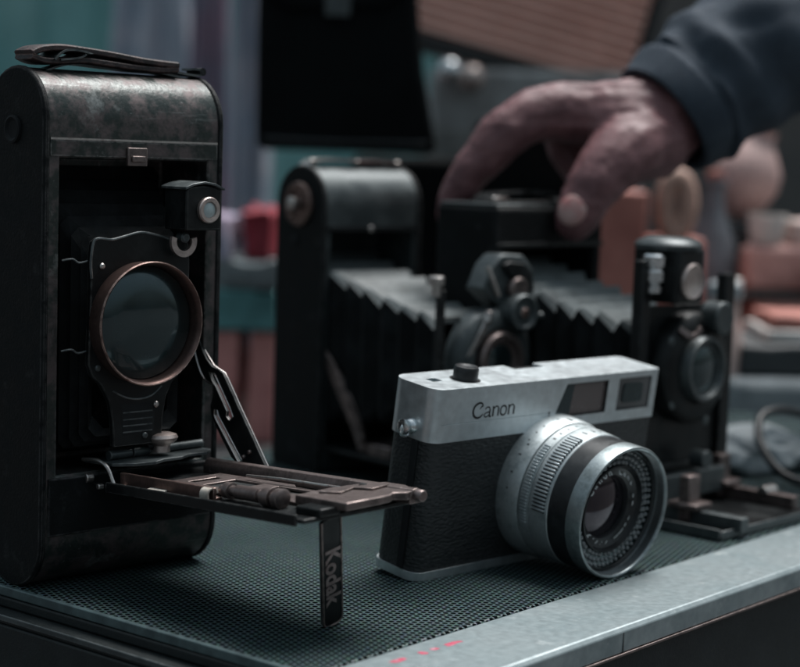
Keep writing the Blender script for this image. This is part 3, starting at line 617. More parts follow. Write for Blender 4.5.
# lens: lathe along -Y
LX, LZ = 72.4, 32.6
LO = Vector((LX, 0, LZ)); LA = (0, -1, 0)
def ln(name, prof, m, parent=C, n=120, ang=30, bev=0, **k):
    k.setdefault('cap1', False)
    bm = NB(); lathe(bm, prof, LO, LA, n, **k); return build(name, bm, m, parent, ang=ang, bev=bev)
lens = ln('lens_mount', [(-1, 30), (1.2, 30.2), (9.0, 29.6), (10.2, 29.0), (10.4, 27.6), (11.0, 27.6)], 'alu_dull')
ln('aperture_ring', [(10.8, 27.4), (10.9, 28.7), (15.6, 28.5), (15.8, 27.4)], 'alu_dull')
fr = ln('focus_ring', [(15.6, 27.2), (15.9, 28.4), (16.4, 28.5), (25.2, 28.0), (25.6, 27.4)], 'alu_dull')
ln('black_band', [(25.0, 27.0), (25.4, 27.7), (34.6, 27.3), (35.0, 26.8)], 'blackring')
prof = [(34.4, 26.6), (34.8, 27.5), (41.4, 27.6), (42.1, 27.3), (42.3, 26.7), (42.0, 26.2)]
prof += [(41.6, 26.0)]
ln('front_rim', prof, 'alu_dim', cap0=False, cap1=False, ang=25)
prof = [(41.7, 26.1)]
for i in range(6): prof += [(41.2 - i * .62, 25.7), (40.9 - i * .62, 26.15)]
prof += [(37.2, 25.8), (36.4, 25.6), (35.4, 25.5)]
M['thread'] = mat('dark_thread_metal', (.09, .10, .105), .35, .7, ns=150)
ln('filter_thread', prof, 'thread', cap0=False, ang=25)
ln('inner_cone', [(36.4, 25.6), (36.6, 25.2), (36.0, 24.9)], 'blackring', cap0=False)
ln('cell_floor', [(35.6, 25.4), (35.2, 24.6), (35.0, 17.6)], 'glassdark', cap0=False)
ln('separator_ring', [(35.1, 18.2), (36.4, 18.2), (36.6, 17.6), (35.4, 17.1)], 'blackring', cap0=False)
ln('name_ring', [(35.5, 17.2), (34.6, 16.8), (32.8, 13.4), (31.6, 13.0), (30.6, 12.9)], 'blackring', cap0=False)
ln('front_element', [(30.4, 13.2), (31.6, 10.2), (32.4, 6.6), (32.9, 3.2), (33.0, 0)], 'lensglass', ang=70, cap0=True)
bm = NB(); d_, u_, w_ = axes(LA); rb = random.Random(5)
for r, k, rad in ((19.4, 44, 1.3), (21.8, 50, 1.3), (24.0, 56, 1.15)):
    for i in range(k):
        t_ = 2 * pi * (i + (.5 if r == 21.8 else 0) + rb.uniform(-.12, .12)) / k
        p = LO + d_ * (35.0 + rb.uniform(-.15, .1)) + (u_ * cos(t_) + w_ * sin(t_)) * r; q = rad * rb.uniform(.82, 1.06)
        lathe(bm, [(0, q), (.6, q * .8), (1.0, q * .4), (1.1, 0)], p, LA, 10, cap0=False)
build('light_cell', bm, 'bead', C)
# lens lettering round the name ring
bm = NB(); s_ = 'Canon Lens SE 45mm 1:1.9     '
for i, ch in enumerate(s_):
    if ch == ' ': continue
    t_ = R(150) - 2 * pi * i / len(s_)
    px, pz = 15.2 * cos(t_), 15.2 * sin(t_)
    mx = Matrix.Translation((LX + px, -34.15, LZ + pz)) @ Matrix.Rotation(-(t_ - pi / 2), 4, 'Y') @ Matrix.Rotation(R(90), 4, 'X') @ Matrix.Rotation(R(-28), 4, 'X')
    text_into(bm, ch, 4.0, mx, .05, .05)
build('lens_lettering', bm, 'whiteink', C)
# knurled tabs and engraved scale marks on the barrel (sit on the rings)
def on_ring(bm, t_, r, s0, s1, w, h):
    mx = Matrix(((u_.x, w_.x, d_.x, 0), (u_.y, w_.y, d_.y, 0), (u_.z, w_.z, d_.z, 0), (0, 0, 0, 1)))
    # local: X radial, Y tangential, Z along axis
    mm = Matrix.Translation(LO) @ mx @ Matrix.Rotation(t_, 4, 'Z')
    box(bm, r, r + h, -w / 2, w / 2, s0, s1, mm)
# u_ is the up direction in the lens plane; angles positive towards w_
sgn = 1 if w_.x < 0 else -1      # +sgn angle = towards the viewer's left
def LT(deg): return sgn * R(deg)
bm = NB()
for i in range(24): on_ring(bm, LT(22 + i * 3.05), 28.0, 17.6, 24.2, .72, 1.25)
build('focus_tab', bm, 'alu', fr, bev=.12)
bm = NB(); 
for i in range(24): on_ring(bm, LT(23.5 + i * 3.05), 28.1, 17.7, 24.1, .6, .5)
build('focus_tab_grooves', bm, 'darkline', fr)
bm = NB()
for i in range(26): on_ring(bm, LT(40 + i * 2.7), 28.2, 11.6, 14.8, .6, 1.05)
build('aperture_tab', bm, 'alu', C, bev=.1)
bm = NB()
for a, s0, s1 in ((8, 4, 5.2), (24, 4.2, 5), (33, 4.2, 5), (42, 3.6, 4.8), (46, 5, 6), (56, 4, 5.4), (60, 3, 4), (71, 4, 5.2), (84, 4, 5), (0, 6, 9), (-12, 4, 5)): on_ring(bm, LT(a), 29.75, s0, s1, .7, .22)
for a in (-6, 4, 14, 23, 31): on_ring(bm, LT(a), 28.45, 12.2, 13.8, .8, .18)
for a in (-8, 0, 10): on_ring(bm, LT(a), 28.15, 19, 21.5, .8, .2)
build('scale_marks', bm, 'darkline', C)
bm = NB(); box(bm, 67.6, 68.0, -.12, .2, 61.6, 64.2) ; build('index_mark', bm, 'darkline', C)

# ------------------------------------------------------------------ folding camera behind (dusty bellows)
F = thing('small_folding_camera', 'black folding camera with grey dusty bellows, standing between the tall one and the held one', 'camera', (-40.4, 897.6, 0), (0, 0, R(40)))
SM = Matrix.Translation((-4, -9, 4))
bm = NB(); extrude_x(bm, tomb(40, 0, 160), 0, 64); fb = build('body', bm, 'tealmetal', F, bev=.9)
c = NB(); box(c, 4, 60, -5, 33, 14, 127); cut(fb, [c])
for x0, x1 in ((-1.2, 1.6), (62.4, 65.2)):
    bm = NB(); prof = [(20 + (y - 20) * 1.03, 80.5 + (z - 80.5) * 1.005) for y, z in tomb(40, 0, 160)]; extrude_x(bm, prof, x0, x1); build('side_panel', bm, 'leather', F, bev=.8)
bm = NB(); box(bm, 2, 62, -1.6, .3, 126.8, 129); build('window_lintel', bm, 'blackmatt', F)
bm = NB(); lathe(bm, [(0, 11.5), (1.6, 11.5), (2.4, 10.8), (2.4, 8.8), (1.2, 8.4), (1.2, 0)], (-1.2, 20, 140), (-1, 0, 0), 36); wr = build('winding_ring', bm, 'copper', F)
bm = NB(); lathe(bm, [(.5, 3), (4.5, 3), (5, 3.6), (6.5, 3.6), (7, 2.8), (7, 0)], (-1.2, 20, 140), (-1, 0, 0), 24); build('winding_key', bm, 'nickel', wr)
screw(F, (-1.2, 24, 121), 2.6, 'blackmatt', (-1, 0, 0))
bm = NB(); sweep(bm, smoothpts([(1, 20, 159), (6, 20, 162.4), (20, 20, 163.2), (36, 20, 163), (50, 20, 163), (58, 20, 162.2), (62, 20, 159.5)], 5), rect(11, 1.6), up=(0, 0, 1)); build('handle_strap', bm, 'nickel', F)
for x in (2.5, 32, 60): screw(F, (x, 16, 162.6), 2.0, 'nickel', (0, 0, 1))
screw(F, (29, -1.8, 128), 1.6, 'nickel')
bellows('bellows', (5, 59, 24, 114), (1, 55, 40, 90), 28, -89, 8, 4.2, 'dustbellows', F, ch=2)
bm = NB(); box(bm, 3, 61, -124, 0, 12.4, 14.6); fbed = build('bed', bm, 'black', F, bev=.4)
for x in (10, 50):
    bm = NB(); box(bm, x, x + 4, -112, -20, 14.6, 18.5); build('track_rail', bm, 'bronze', fbed, bev=.3)
bm = NB(); yz(strip([(4, 62), (-8, 50), (-24, 30), (-30, 17)], lambda t_: 5 + 4 * sin(pi * t_)), 4.2, 5.6, bm); build('folding_strut', bm, 'bronze', F, bev=.3)
bm = NB(); yz([(7, 64), (2, 66), (-6, 60), (-33, 24), (-30, 20), (-4, 52)], 2.6, 3.8, bm); build('folding_strut', bm, 'nickel', F, bev=.3).data.materials[0] = M['bronze']
bm = NB(); yz(strip([(4, 60), (-10, 48), (-36, 17)], 6), 58.4, 59.6, bm); build('folding_strut', bm, 'black', F, bev=.3)
bm = NB(); box(bm, 5, 16, -52, -34, 14.6, 21); build('carriage_stop', bm, 'bronze', F, bev=.8)
# front standard with round shutter
bm = NB(); prism(bm, [(0, 11), (66, 11), (66, 84), (63, 84), (63, 24), (3, 24), (3, 100), (0, 100)], -84, -88); build('standard', bm, 'black', F, matrix=SM, bev=.4)
bm = NB(); lathe(bm, [(0, 2.2), (5, 2.2), (5.3, 3.8), (9, 3.9), (9.6, 3.4), (9.6, 0)], (-1.5, -86, 97), (0, 0, 1), 24); build('rise_knob', bm, 'nickel', F, matrix=SM)
bm = NB(); box(bm, 4, 32, -86.4, -85.4, 84, 85.6); build('cross_wire', bm, 'tealmetal', F, matrix=SM)
bm = NB(); lathe(bm, [(84.5, 25), (92, 25), (94, 23.6), (96, 19), (96.4, 16), (95, 15.4)], (31, 0, 66), (0, -1, 0), 64); sh = build('shutter', bm, 'tealmetal', F, matrix=SM, bev=.3)
bm = NB(); lathe(bm, [(94, 14.2), (99, 14.2), (100, 13.2), (100, 10.8), (97.5, 10.2), (96.5, 0)], (31, 0, 66), (0, -1, 0), 48); lr = build('lens_ring', bm, 'bronze', sh, matrix=SM)
bm = NB(); lathe(bm, [(96.6, 10.1), (97.8, 6), (98.2, 0)], (31, 0, 66), (0, -1, 0), 36); build('lens_glass', bm, 'glassdark', lr, matrix=SM)
bm = NB(); lathe(bm, [(90, 9.2), (101, 9.2), (102, 8.4), (101.8, 6.8), (100.6, 6.4), (100.4, 3), (101.4, 2.8), (101.4, 0)], (42.5, 0, 89), (0, -1, 0), 36); build('speed_dial', bm, 'tealmetal', sh, matrix=SM, bev=.2)
bm = NB(); lathe(bm, [(101.5, 2.6), (102.2, 1.8), (102.2, 0)], (42.5, 0, 89), (0, -1, 0), 16); build('dial_hub', bm, 'copper', sh, matrix=SM)
bm = NB(); cyl(bm, (51, -97, 88), (56, -97, 87), 1.0, n=10); lathe(bm, [(0, 0), (.4, 1.6), (1.6, 2), (2.8, 1.2), (3, 0)], (55.5, -97, 87), (1, 0, -.1), 12); build('dial_pointer', bm, 'tealmetal', sh, matrix=SM)
bm = NB(); sweep(bm, smoothpts([(12, -95, 68), (15, -97, 75), (18, -98, 81), (21, -98, 86)], 4), rect(2.6, 1.2), up=(0, -1, 0)); cyl(bm, (20.5, -98, 85), (22.5, -98, 90), 2.0, n=16); build('release_lever', bm, 'nickel', sh, matrix=SM, bev=.3)
bm = NB(); prism(bm, [(22, 100), (28, 112), (34, 117), (48, 116.5), (55, 110), (57, 99), (50, 91), (34, 91)], -80, -93); bfn = build('finder_block', bm, 'tealmetal', F, matrix=SM, bev=1.2)
bm = NB(); prism(bm, [(33, 112), (36, 113.6), (47, 112.6), (52, 107), (53, 99), (49, 99), (47, 105), (38, 106)], -93, -96); build('finder_bracket', bm, 'black', bfn, matrix=SM, bev=.5)
bm = NB(); lathe(bm, [(92, 6), (96, 6), (97, 5), (96.6, 0)], (43, 0, 100), (0, -1, 0), 28); build('finder_lens', bm, 'bronze', bfn, matrix=SM)
bm = NB(); tube(bm, [(24, -93.5, 111), (27, -94.5, 104), (31, -94.5, 97)], 1.2, 8, k=4); build('finder_arm', bm, 'nickel', bfn, matrix=SM)

# ------------------------------------------------------------------ held folding camera (right)
H = thing('held_folding_camera', 'black folding camera under the hand, long bellows drawn out along its open bed', 'camera', (46.5, 860, 0), (0, 0, R(47)))
bm = NB(); box(bm, 0, 86, 0, 41, 0, 143); hb = build('body', bm, 'leather', H, bev=2.2, seg=3)
c = NB(); box(c, 6, 80, -5, 30, 14, 122); cut(hb, [c])
bm = NB(); box(bm, 1.2, 84.8, 2, 39.5, 143, 144.4); build('top_cover', bm, 'tealmetal', H, bev=.5)
bm = NB(); sweep(bm, smoothpts([(10, 20, 144), (16, 20, 148), (32, 20, 149.5), (54, 20, 149.5), (68, 20, 148), (76, 20, 144)], 6), rect(12, 2), up=(0, 0, 1)); hst = build('handle_strap', bm, 'leather', H, bev=.3)
bm = NB(); box(bm, 12, 24, 13, 19, 145, 147.5); build('strap_clip', bm, 'nickel', hst, bev=.6)
bm = NB(); box(bm, 62, 72, 13, 19, 145, 147.5); build('strap_clip', bm, 'nickel', hst, bev=.6)
bm = NB(); box(bm, -.4, 86.4, -1.0, .1, 123, 125); build('window_lintel', bm, 'black', H, bev=.3)
bellows('bellows', (7, 80, 20, 115), (10, 74, 24, 92), 28, -80, 9, 5, 'dustbellows', H, ch=2)
bm = NB(); box(bm, -3, 84, -138, 0, .6, 3); hbed = build('bed', bm, 'black', H, bev=.5)
bm = NB(); box(bm, -3.8, -2.9, -138, -2, .6, 5.4); box(bm, -3, 84, -138.8, -137.9, .6, 4.6); build('bed_flange', bm, 'tealmetal', hbed, bev=.3)
for x in (8, 74):
    bm = NB(); box(bm, x, x + 6, -142 if x < 40 else -129, -4, 3, 9.5); build('track_rail', bm, 'bronze' if x > 40 else 'tealmetal', hbed, bev=.5)
bm = NB(); box(bm, 12, 76, -70, -20, 3, 5); build('bed_plate', bm, 'blackmatt', hbed, bev=.3)
bm = NB(); cyl(bm, (74, -112, 9), (84, -112, 9), 3, n=20); build('focus_pinion', bm, 'nickel', hbed, bev=.3)
for x, y in ((6, -112), (69, -88)):
    bm = NB(); box(bm, x, x + 9, y - 3, y + 3, 4, 25); box(bm, x - 2, x + 12, y - 8, y + 8, 9.6, 12.6); build('carriage_post', bm, 'bronze', H, bev=.8)
bm = NB(); box(bm, 15, 70, -93, -87, 8, 20); build('carriage', bm, 'tealmetal', H, bev=.6)
bm = NB(); cyl(bm, (46, -98, 26), (46, -90, 26), 4.5, n=20); build('rise_knob', bm, 'tealmetal', H, bev=.4)
bm = NB(); prism(bm, [(3, 14), (82, 14), (82, 114), (74, 114), (74, 24), (10, 24), (10, 122), (3, 122)], -80, -86); build('standard', bm, 'black', H, bev=.8)
bm = NB(); prism(bm, rrect(12, 72, 24, 100, 6), -80, -83); build('lens_board', bm, 'black', H, bev=.4)
bm = NB(); lathe(bm, [(82, 27), (90, 27), (92, 25.6), (93.4, 22), (93.6, 17), (92, 16)], (42, 0, 70), (0, -1, 0), 64); hsht = build('shutter', bm, 'black', H, bev=.3)
bm = NB(); lathe(bm, [(92, 16), (97, 16), (98.4, 15.2), (98.4, 13.8), (96, 12.8), (95, 0)], (42, 0, 70), (0, -1, 0), 56); hl = build('lens_ring', bm, 'tealmetal', hsht)
bm = NB(); lathe(bm, [(95, 12.7), (96.6, 8), (97.2, 0)], (42, 0, 70), (0, -1, 0), 40); build('lens_glass', bm, 'glassdark', hl, ang=70)
bm = NB(); lathe(bm, [(90, 8), (99, 8), (99.8, 7), (99.4, 0)], (53, 0, 94), (0, -1, 0), 32); build('speed_dial', bm, 'tealmetal', hsht, bev=.3)
for x, z in ((20, 84), (23, 54), (62, 56), (52, 44)): screw(hsht, (x, -91.5, z), 2.4, 'tealmetal')
bm = NB(); sweep(bm, smoothpts([(24, -93, 90), (31, -96, 86), (36, -97, 90)], 5), rect(3, 1.6), up=(0, -1, 0)); build('release_lever', bm, 'bronze', hsht, bev=.3)
# brilliant finder with bright fittings on top of the standard
bm = NB(); box(bm, 15, 37, -97, -71, 102, 128); hf = build('reflecting_finder', bm, 'black', H, bev=2.0, seg=3)
bm = NB(); lathe(bm, [(0, 15.5), (2.2, 16), (4, 14.6), (5.6, 10), (6, 0)], (25, -84, 127), (0, 0, 1), 48); build('finder_hood', bm, 'tealmetal', hf)
bm = NB(); lathe(bm, [(95.6, 8.6), (98.2, 8.6), (99, 7.8), (98.2, 6.6), (97.4, 0)], (26, 0, 112.5), (0, -1, 0), 36); build('finder_lens', bm, 'palebrass', hf)
bm = NB(); lathe(bm, [(0, 4.0), (3, 4.2), (3.4, 3.4), (5, 3.4), (5.4, 5.2), (10, 5.4), (11, 4.6), (12, 4.6), (12.4, 5.6), (17, 5.8), (18, 5), (18, 0)], (11.5, -86, 107), (0, 0, 1), 28); build('finder_pivot', bm, 'chrome', hf)

# ------------------------------------------------------------------ person: arm and hand from the right
def blob(bm, p, r, seg=10): bmesh.ops.create_icosphere(bm, subdivisions=2, radius=r, matrix=Matrix.Translation(p))
def chain(bm, pts, k=7):
    """pts: (x,y,z,r); dense overlapping spheres, fused by a voxel remesh afterwards."""
    for q in smoothpts(pts, k): blob(bm, Vector(q[:3]), q[3])
per = thing('person', 'person in dark navy sleeve reaching in, hand gripping a folding camera from above', 'person', (0, 0, 0))
bm = NB()
# index finger: knuckle, over the top, down behind the back edge
chain(bm, [(95.9, 922, 191, 17.5), (77.6, 918, 192, 16), (62.8, 914, 188, 14.4), (51.0, 911, 179.5, 13.8), (41.8, 911, 168.4, 12.0), (33.1, 912, 157.3, 10.4), (26.8, 914, 145.7, 9.4), (24.0, 914, 136.2, 7.4)])
# middle, ring and little finger: curled under, tips on the camera top
chain(bm, [(102.6, 935, 193.1, 15), (90.0, 937, 192.7, 13), (83.3, 941, 184.1, 10.6), (86.1, 943, 172.5, 10), (93.0, 942, 161, 9), (98, 940, 153, 7.5)])
chain(bm, [(109.4, 948, 193.6, 14), (100.3, 953, 191.3, 12), (95.8, 958, 182.6, 10), (98.7, 960, 170.2, 9), (104.5, 958, 160, 8.4), (109, 955, 152, 7)])
chain(bm, [(116.2, 958, 189.7, 13), (109.6, 966, 186.4, 10.5), (107.2, 970, 177.6, 9), (110.1, 972, 165.6, 8), (114.9, 970, 155, 7)])
# palm and wrist
for a in ([(131.3, 930, 189.7, 25), (117.0, 922, 191.6, 20), (100.9, 920, 193.2, 16)], [(131.9, 934, 189.8, 25), (118.2, 932, 192.5, 19), (103.3, 932, 193.3, 15.4)], [(132.5, 938, 188.8, 24), (120.9, 944, 191, 18), (110.5, 948, 192, 14)],
          [(133, 942, 186, 22), (124, 952, 188, 16), (116.2, 958, 189, 13)], [(131.4, 930, 187.0, 26), (156.6, 945, 212.1, 27), (188.0, 962, 240.8, 28)]): chain(bm, a)
# thumb
chain(bm, [(128.8, 920, 179.0, 22), (118.0, 908, 175.4, 20.5), (107.5, 898, 167.9, 17.6), (99.5, 892, 159.0, 15.2), (94, 889.5, 150.7, 13.6), (89.8, 888.5, 143.0, 12.8), (87.6, 888.5, 136.5, 10.8)])
# web between thumb and forefinger
chain(bm, [(116.3, 915, 186.3, 18), (104.5, 914, 187.8, 13), (93.5, 917, 189.1, 11)])
bmesh.ops.scale(bm, vec=(S, S, S), verts=bm.verts)
me = bpy.data.meshes.new('hand'); bm.to_mesh(me); bm.free()
tmp = bpy.data.objects.new('tmp', me); COL.objects.link(tmp)
rm = tmp.modifiers.new('r', 'REMESH'); rm.mode = 'VOXEL'; rm.voxel_size = .0013
sm_ = tmp.modifiers.new('s', 'SMOOTH'); sm_.iterations = 7; sm_.factor = .5
dg = bpy.context.evaluated_depsgraph_get(); dg.update()
hm = bpy.data.meshes.new_from_object(tmp.evaluated_get(dg)); bpy.data.objects.remove(tmp)
# knuckle creases: shallow grooves around the joints
creases = [((99.5, 892, 159), (-.45, -.2, -.85), 19), ((93.5, 889.5, 149.5), (-.4, -.1, -.9), 17), ((56, 912, 187), (-.8, -.1, -.6), 17), ((33, 912, 157), (-.5, 0, -.85), 14), ((95, 922, 194), (-1, 0, .1), 16)]
for v in hm.vertices:
    p = v.co / S; off = 0
    for c_, a_x, rad in creases:
        q = p - Vector(c_)
        if q.length < rad + 4:
            s1 = q.dot(Vector(a_x).normalized())
            off += -.5 * math.exp(-(s1 / .8) ** 2) - .35 * math.exp(-((s1 - 2.6) / .7) ** 2) - .3 * math.exp(-((s1 + 2.6) / .7) ** 2)
    off += .7 * noise.noise(p / 11) + .30 * noise.noise(p / 4) + .14 * noise.noise(p / 1.7)
    # tendons / veins on the back of the hand
    if p.z > 186: off += 1.5 * max(0, noise.noise(Vector((p.x / 50, p.y / 6.5, 3)))) - .5
    v.co += v.normal * off * S
for p in hm.polygons: p.use_smooth = True
hm.name = 'arm_and_hand'; ho = link('arm_and_hand', hm, per, 'skin')
bm = NB(); bmesh.ops.create_uvsphere(bm, u_segments=20, v_segments=12, radius=1)
nx = Vector((-.42, -.0, -.9)).normalized(); nn = Vector((-.35, -.92, .16)); nn = (nn - nx * nn.dot(nx)).normalized(); ny = nn.cross(nx)
nc = Vector((88.4, 888.5, 140.5)) + nn * 10.6
NM = Matrix(((ny.x * 7.4, nx.x * 8.2, nn.x * 2.6, nc.x), (ny.y * 7.4, nx.y * 8.2, nn.y * 2.6, nc.y), (ny.z * 7.4, nx.z * 8.2, nn.z * 2.6, nc.z), (0, 0, 0, 1)))
build('thumb_nail', bm, 'nail', ho, matrix=NM)
# sleeve: swept tube with folds, then a ribbed cuff
bm = NB(); pts = smoothpts([(136, 932, 190, 33), (147, 936, 199, 36.5), (166, 944, 213, 38.5), (195, 956, 234, 42), (235, 975, 259, 47), (320, 1022, 312, 52), (430, 1080, 375, 58)], 12)
rings = []; n = 64
axis_up = Vector((-.55, -.1, .8))
for i, q in enumerate(pts):
    p = Vector(q[:3]); t_ = (Vector(pts[min(i + 1, len(pts) - 1)][:3]) - Vector(pts[max(i - 1, 0)][:3])).normalized()
    u = (axis_up - t_ * axis_up.dot(t_)).normalized(); w = t_.cross(u); rg = []
    for j in range(n):
        a = 2 * pi * j / n; r = q[3]
        f = noise.noise(Vector((cos(a) * 1.2, sin(a) * 1.2, i * .16))) * 3.2 + 1.6 * sin(i * .55 + 2.2 * sin(a + .6) + 1.5 * noise.noise(Vector((cos(a), sin(a), 5)))) * (1 if i > 14 else 0)
        if i < 13: f = .55 * (1 if j % 2 else 0) + noise.noise(Vector((cos(a), sin(a), i * .1))) * 1.2
        if i > 14: f += 2.6 * abs(noise.noise(Vector((cos(a) * 1.6 + i * .05, sin(a) * 1.6, i * .11 + 9)))) * 2 - 1.2 + .5 * noise.noise(Vector((cos(a) * 6, sin(a) * 6, i * .5)))
        if i in (13, 14): f -= 2.2
        rg.append(bm.verts.new(p + (u * cos(a) + w * sin(a)) * (r + f)))
    rings.append(rg)
inner = [bm.verts.new(v.co + (Vector(pts[0][:3]) - v.co) * .1) for v in rings[0]]
deep = [bm.verts.new(Vector(pts[9][:3]) + (v.co - Vector(pts[0][:3])) * .85) for v in rings[0]]
allr = [deep, inner] + rings
for A, B in zip(allr, allr[1:]):
    for j in range(n): bm.faces.new((A[j], A[(j + 1) % n], B[(j + 1) % n], B[j]))
bm.faces.new(rings[-1])
build('jacket_sleeve', bm, 'jacket', per, ang=60)

# ------------------------------------------------------------------ goods behind, out of focus
def bmat(n, c, rough=.7, c2=None, ns=18, metal=0): M[n] = mat(n, c, rough, metal, c2, ns=ns, bump=.1, bs=200, spec=.06 if sum(c) < .05 else .4); return n
def rbox(name, label, cat, x0, x1, y0, y1, z0, z1, m, bev=4, tilt=0, rz=0, group=None, lid=None):
    cx, cy = (x0 + x1) / 2, (y0 + y1) / 2
    bm = NB(); box(bm, x0 - cx, x1 - cx, y0 - cy, y1 - cy, 0, z1 - z0)
    bmesh.ops.subdivide_edges(bm, edges=bm.edges, cuts=4, use_grid_fill=True)
    sd_ = hash(name + str(x0)) % 97 if False else x0 * .37
    for v in bm.verts: v.co += Vector((noise.noise(v.co / 35 + Vector((sd_, 0, 0))), noise.noise(v.co / 35 + Vector((0, sd_, 5))), noise.noise(v.co / 22 + Vector((7, sd_, 2))) * (v.co.z > 4))) * (9 if name == 'cloth_pile' else 2.2)
    o = build(name, bm, m, bev=bev, seg=3); put(o, (cx, cy, z0), rz); o.rotation_euler = (0, tilt, rz)
    return tag(o, label, cat, group)
TZ = -70
bmat('pinkcloth', (.56, .25, .23), .8, (.46, .19, .18)); bmat('tealcloth', (.09, .23, .235), .8); bmat('greycloth', (.17, .20, .21), .8)
bmat('redcloth', (.26, .024, .040), .7); bmat('lilaccloth', (.33, .25, .33), .8, (.25, .27, .35)); bmat('bluecloth', (.36, .42, .50), .8, (.48, .50, .56))
bmat('rust', (.54, .31, .28), .7, (.30, .15, .135)); bmat('brownwood', (.40, .16, .13), .65, (.30, .11, .09)); bmat('tan', (.48, .31, .25), .7)
bmat('rosebeige', (.47, .325, .305), .6, (.38, .25, .235)); bmat('beige', (.62, .47, .43), .6, (.46, .33, .30)); bmat('white', (.7, .67, .64), .5); bmat('slate', (.16, .18, .205), .7); bmat('greymetal', (.30, .31, .31), .5, (.20, .195, .19), metal=.1)
bmat('blackcloth', (.0045, .0055, .006), .7); bmat('orangewood', (.80, .48, .40), .6, (.70, .38, .31), ns=10); bmat('darkframe', (.020, .021, .022), .5); bmat('greybag', (.27, .30, .315), .7, (.17, .19, .20))
bmat('darkgrey', (.05, .055, .058), .6)
# left gap: stacked goods
rbox('book', 'pink upright block in the gap beside the tall camera, left of the pair', 'book', -152, -130, 1395, 1500, TZ, 22, 'pinkcloth', 3, group='pink upright blocks')
rbox('book', 'pink upright block against the edge of the second folding camera, right of the pair', 'book', -122, -100, 1400, 1500, TZ, 22, 'pinkcloth', 3, group='pink upright blocks')
rbox('cloth_pile', 'teal folded cloth lying across the two pink blocks', 'cloth', -160, -96, 1392, 1510, 23, 55, 'tealcloth', 9)
rbox('cloth_pile', 'grey folded cloth on top of the teal one', 'cloth', -158, -98, 1396, 1508, 56, 78, 'greycloth', 8)
rbox('cloth_pile', 'small red folded cloth beside the second folding camera', 'cloth', -130, -106, 1405, 1500, 79, 118, 'redcloth', 11)
rbox('cloth_pile', 'lilac folded cloth against the upper right edge of the tall camera', 'cloth', -162, -140, 1400, 1500, 79, 112, 'lilaccloth', 8)
def drape(name, label, x0, x1, y, z0, z1, m, seed, amp=10):
    bm = NB(); nx_, nz = 26, 30; fr_ = []; bk = []
    for i in range(nz + 1):
        for j in range(nx_ + 1):
            u, w = j / nx_, i / nz; sh_ = 1 - .35 * (1 - abs(2 * w - 1)) * .4
            x = x0 + (x1 - x0) * (.5 + (u - .5) * (.72 + .28 * (1 - w))) ; z = z0 + (z1 - z0) * w
            d = amp * sin(u * 17 + seed + 2 * noise.noise(Vector((u * 2, w * 2, seed)))) + 8 * noise.noise(Vector((u * 3, w * 3, seed)))
            fr_.append(bm.verts.new((x, y + d, z))); bk.append(bm.verts.new((x, y + d + 9, z)))
    q = nx_ + 1
    for i in range(nz):
        for j in range(nx_):
            a = i * q + j
            bm.faces.new((fr_[a], fr_[a + 1], fr_[a + q + 1], fr_[a + q])); bm.faces.new((bk[a + 1], bk[a], bk[a + q], bk[a + q + 1]))
    for i in range(nz):
        for e in (0, nx_): a = i * q + e; bm.faces.new((fr_[a], fr_[a + q], bk[a + q], bk[a]))
    for j in range(nx_):
        for e in (0, nz): a = e * q + j; bm.faces.new((fr_[a], fr_[a + 1], bk[a + 1], bk[a]))
    o = build(name, bm, m, ang=70); return o
t = thing('garment_rack', 'blurred lilac and pale blue garments hanging on a rack behind the tall camera', 'clothes rack', (0, 0, 0))
bm = NB(); cyl(bm, (-620, 2000, 420), (60, 2000, 420), 9); cyl(bm, (-610, 2000, -800), (-610, 2000, 420), 11); cyl(bm, (50, 2000, -800), (50, 2000, 420), 11); build('frame', bm, 'darkframe', t)
tag(drape('garment', 'x', -250, -195, 1960, -60, 405, M['lilaccloth'], 1.0), 'lilac pink garment hanging just right of the tall camera', 'garment')
tag(drape('garment', 'x', -205, -150, 1990, -80, 405, M['bluecloth'], 2.3), 'slate blue garment hanging beside the black bag', 'garment')
tag(drape('garment', 'x', -350, -225, 2010, 60, 405, M['bluecloth'], 4.1), 'pale blue garment behind the strap of the tall camera', 'garment')
# black bag hanging behind the second camera
bag = thing('hanging_bag', 'large black bag hanging behind the two folding cameras', 'bag', (-47, 1300, 168))
bm = NB(); n = 14
pl = [(-62, 0), (70, 0), (58, 60), (48, 150), (46, 190), (-62, 190), (-63, 90)]
prism(bm, pl, -34, 40); bb_ = build('bag_body', bm, 'blackcloth', bag, bev=7, seg=3)
bm = NB(); prism(bm, [(-61, 190), (46, 190), (50, 120), (30, 104), (-40, 100), (-61, 116)], -37.5, -34.5); build('flap', bm, 'blackcloth', bb_, bev=1.2)
bm = NB(); box(bm, -14, 4, -40, -37, 96, 112); build('buckle', bm, 'tealmetal', bb_, bev=1)
bm = NB(); tube(bm, [(-56, -34.5, 8), (0, -34.8, 7), (62, -34.5, 8)], .9, 8); build('seam', bm, 'darkgrey', bb_)
for x in (-40, 28):
    bm = NB(); tube(bm, [(x, 0, 188), (x + 4, 0, 260), (x + 6, 0, 520)], 6, 10, k=6); build('strap', bm, 'blackcloth', bag)
rbox('carrying_case', 'plain black carrying case standing under the hanging bag', 'case', -44, 52, 1440, 1560, TZ, 166, 'blackcloth', 6)
rbox('leather_case', 'black leather case standing behind the gap between thumb and forefinger', 'case', 58, 160, 1412, 1500, TZ, 198, 'blackcloth', 7)
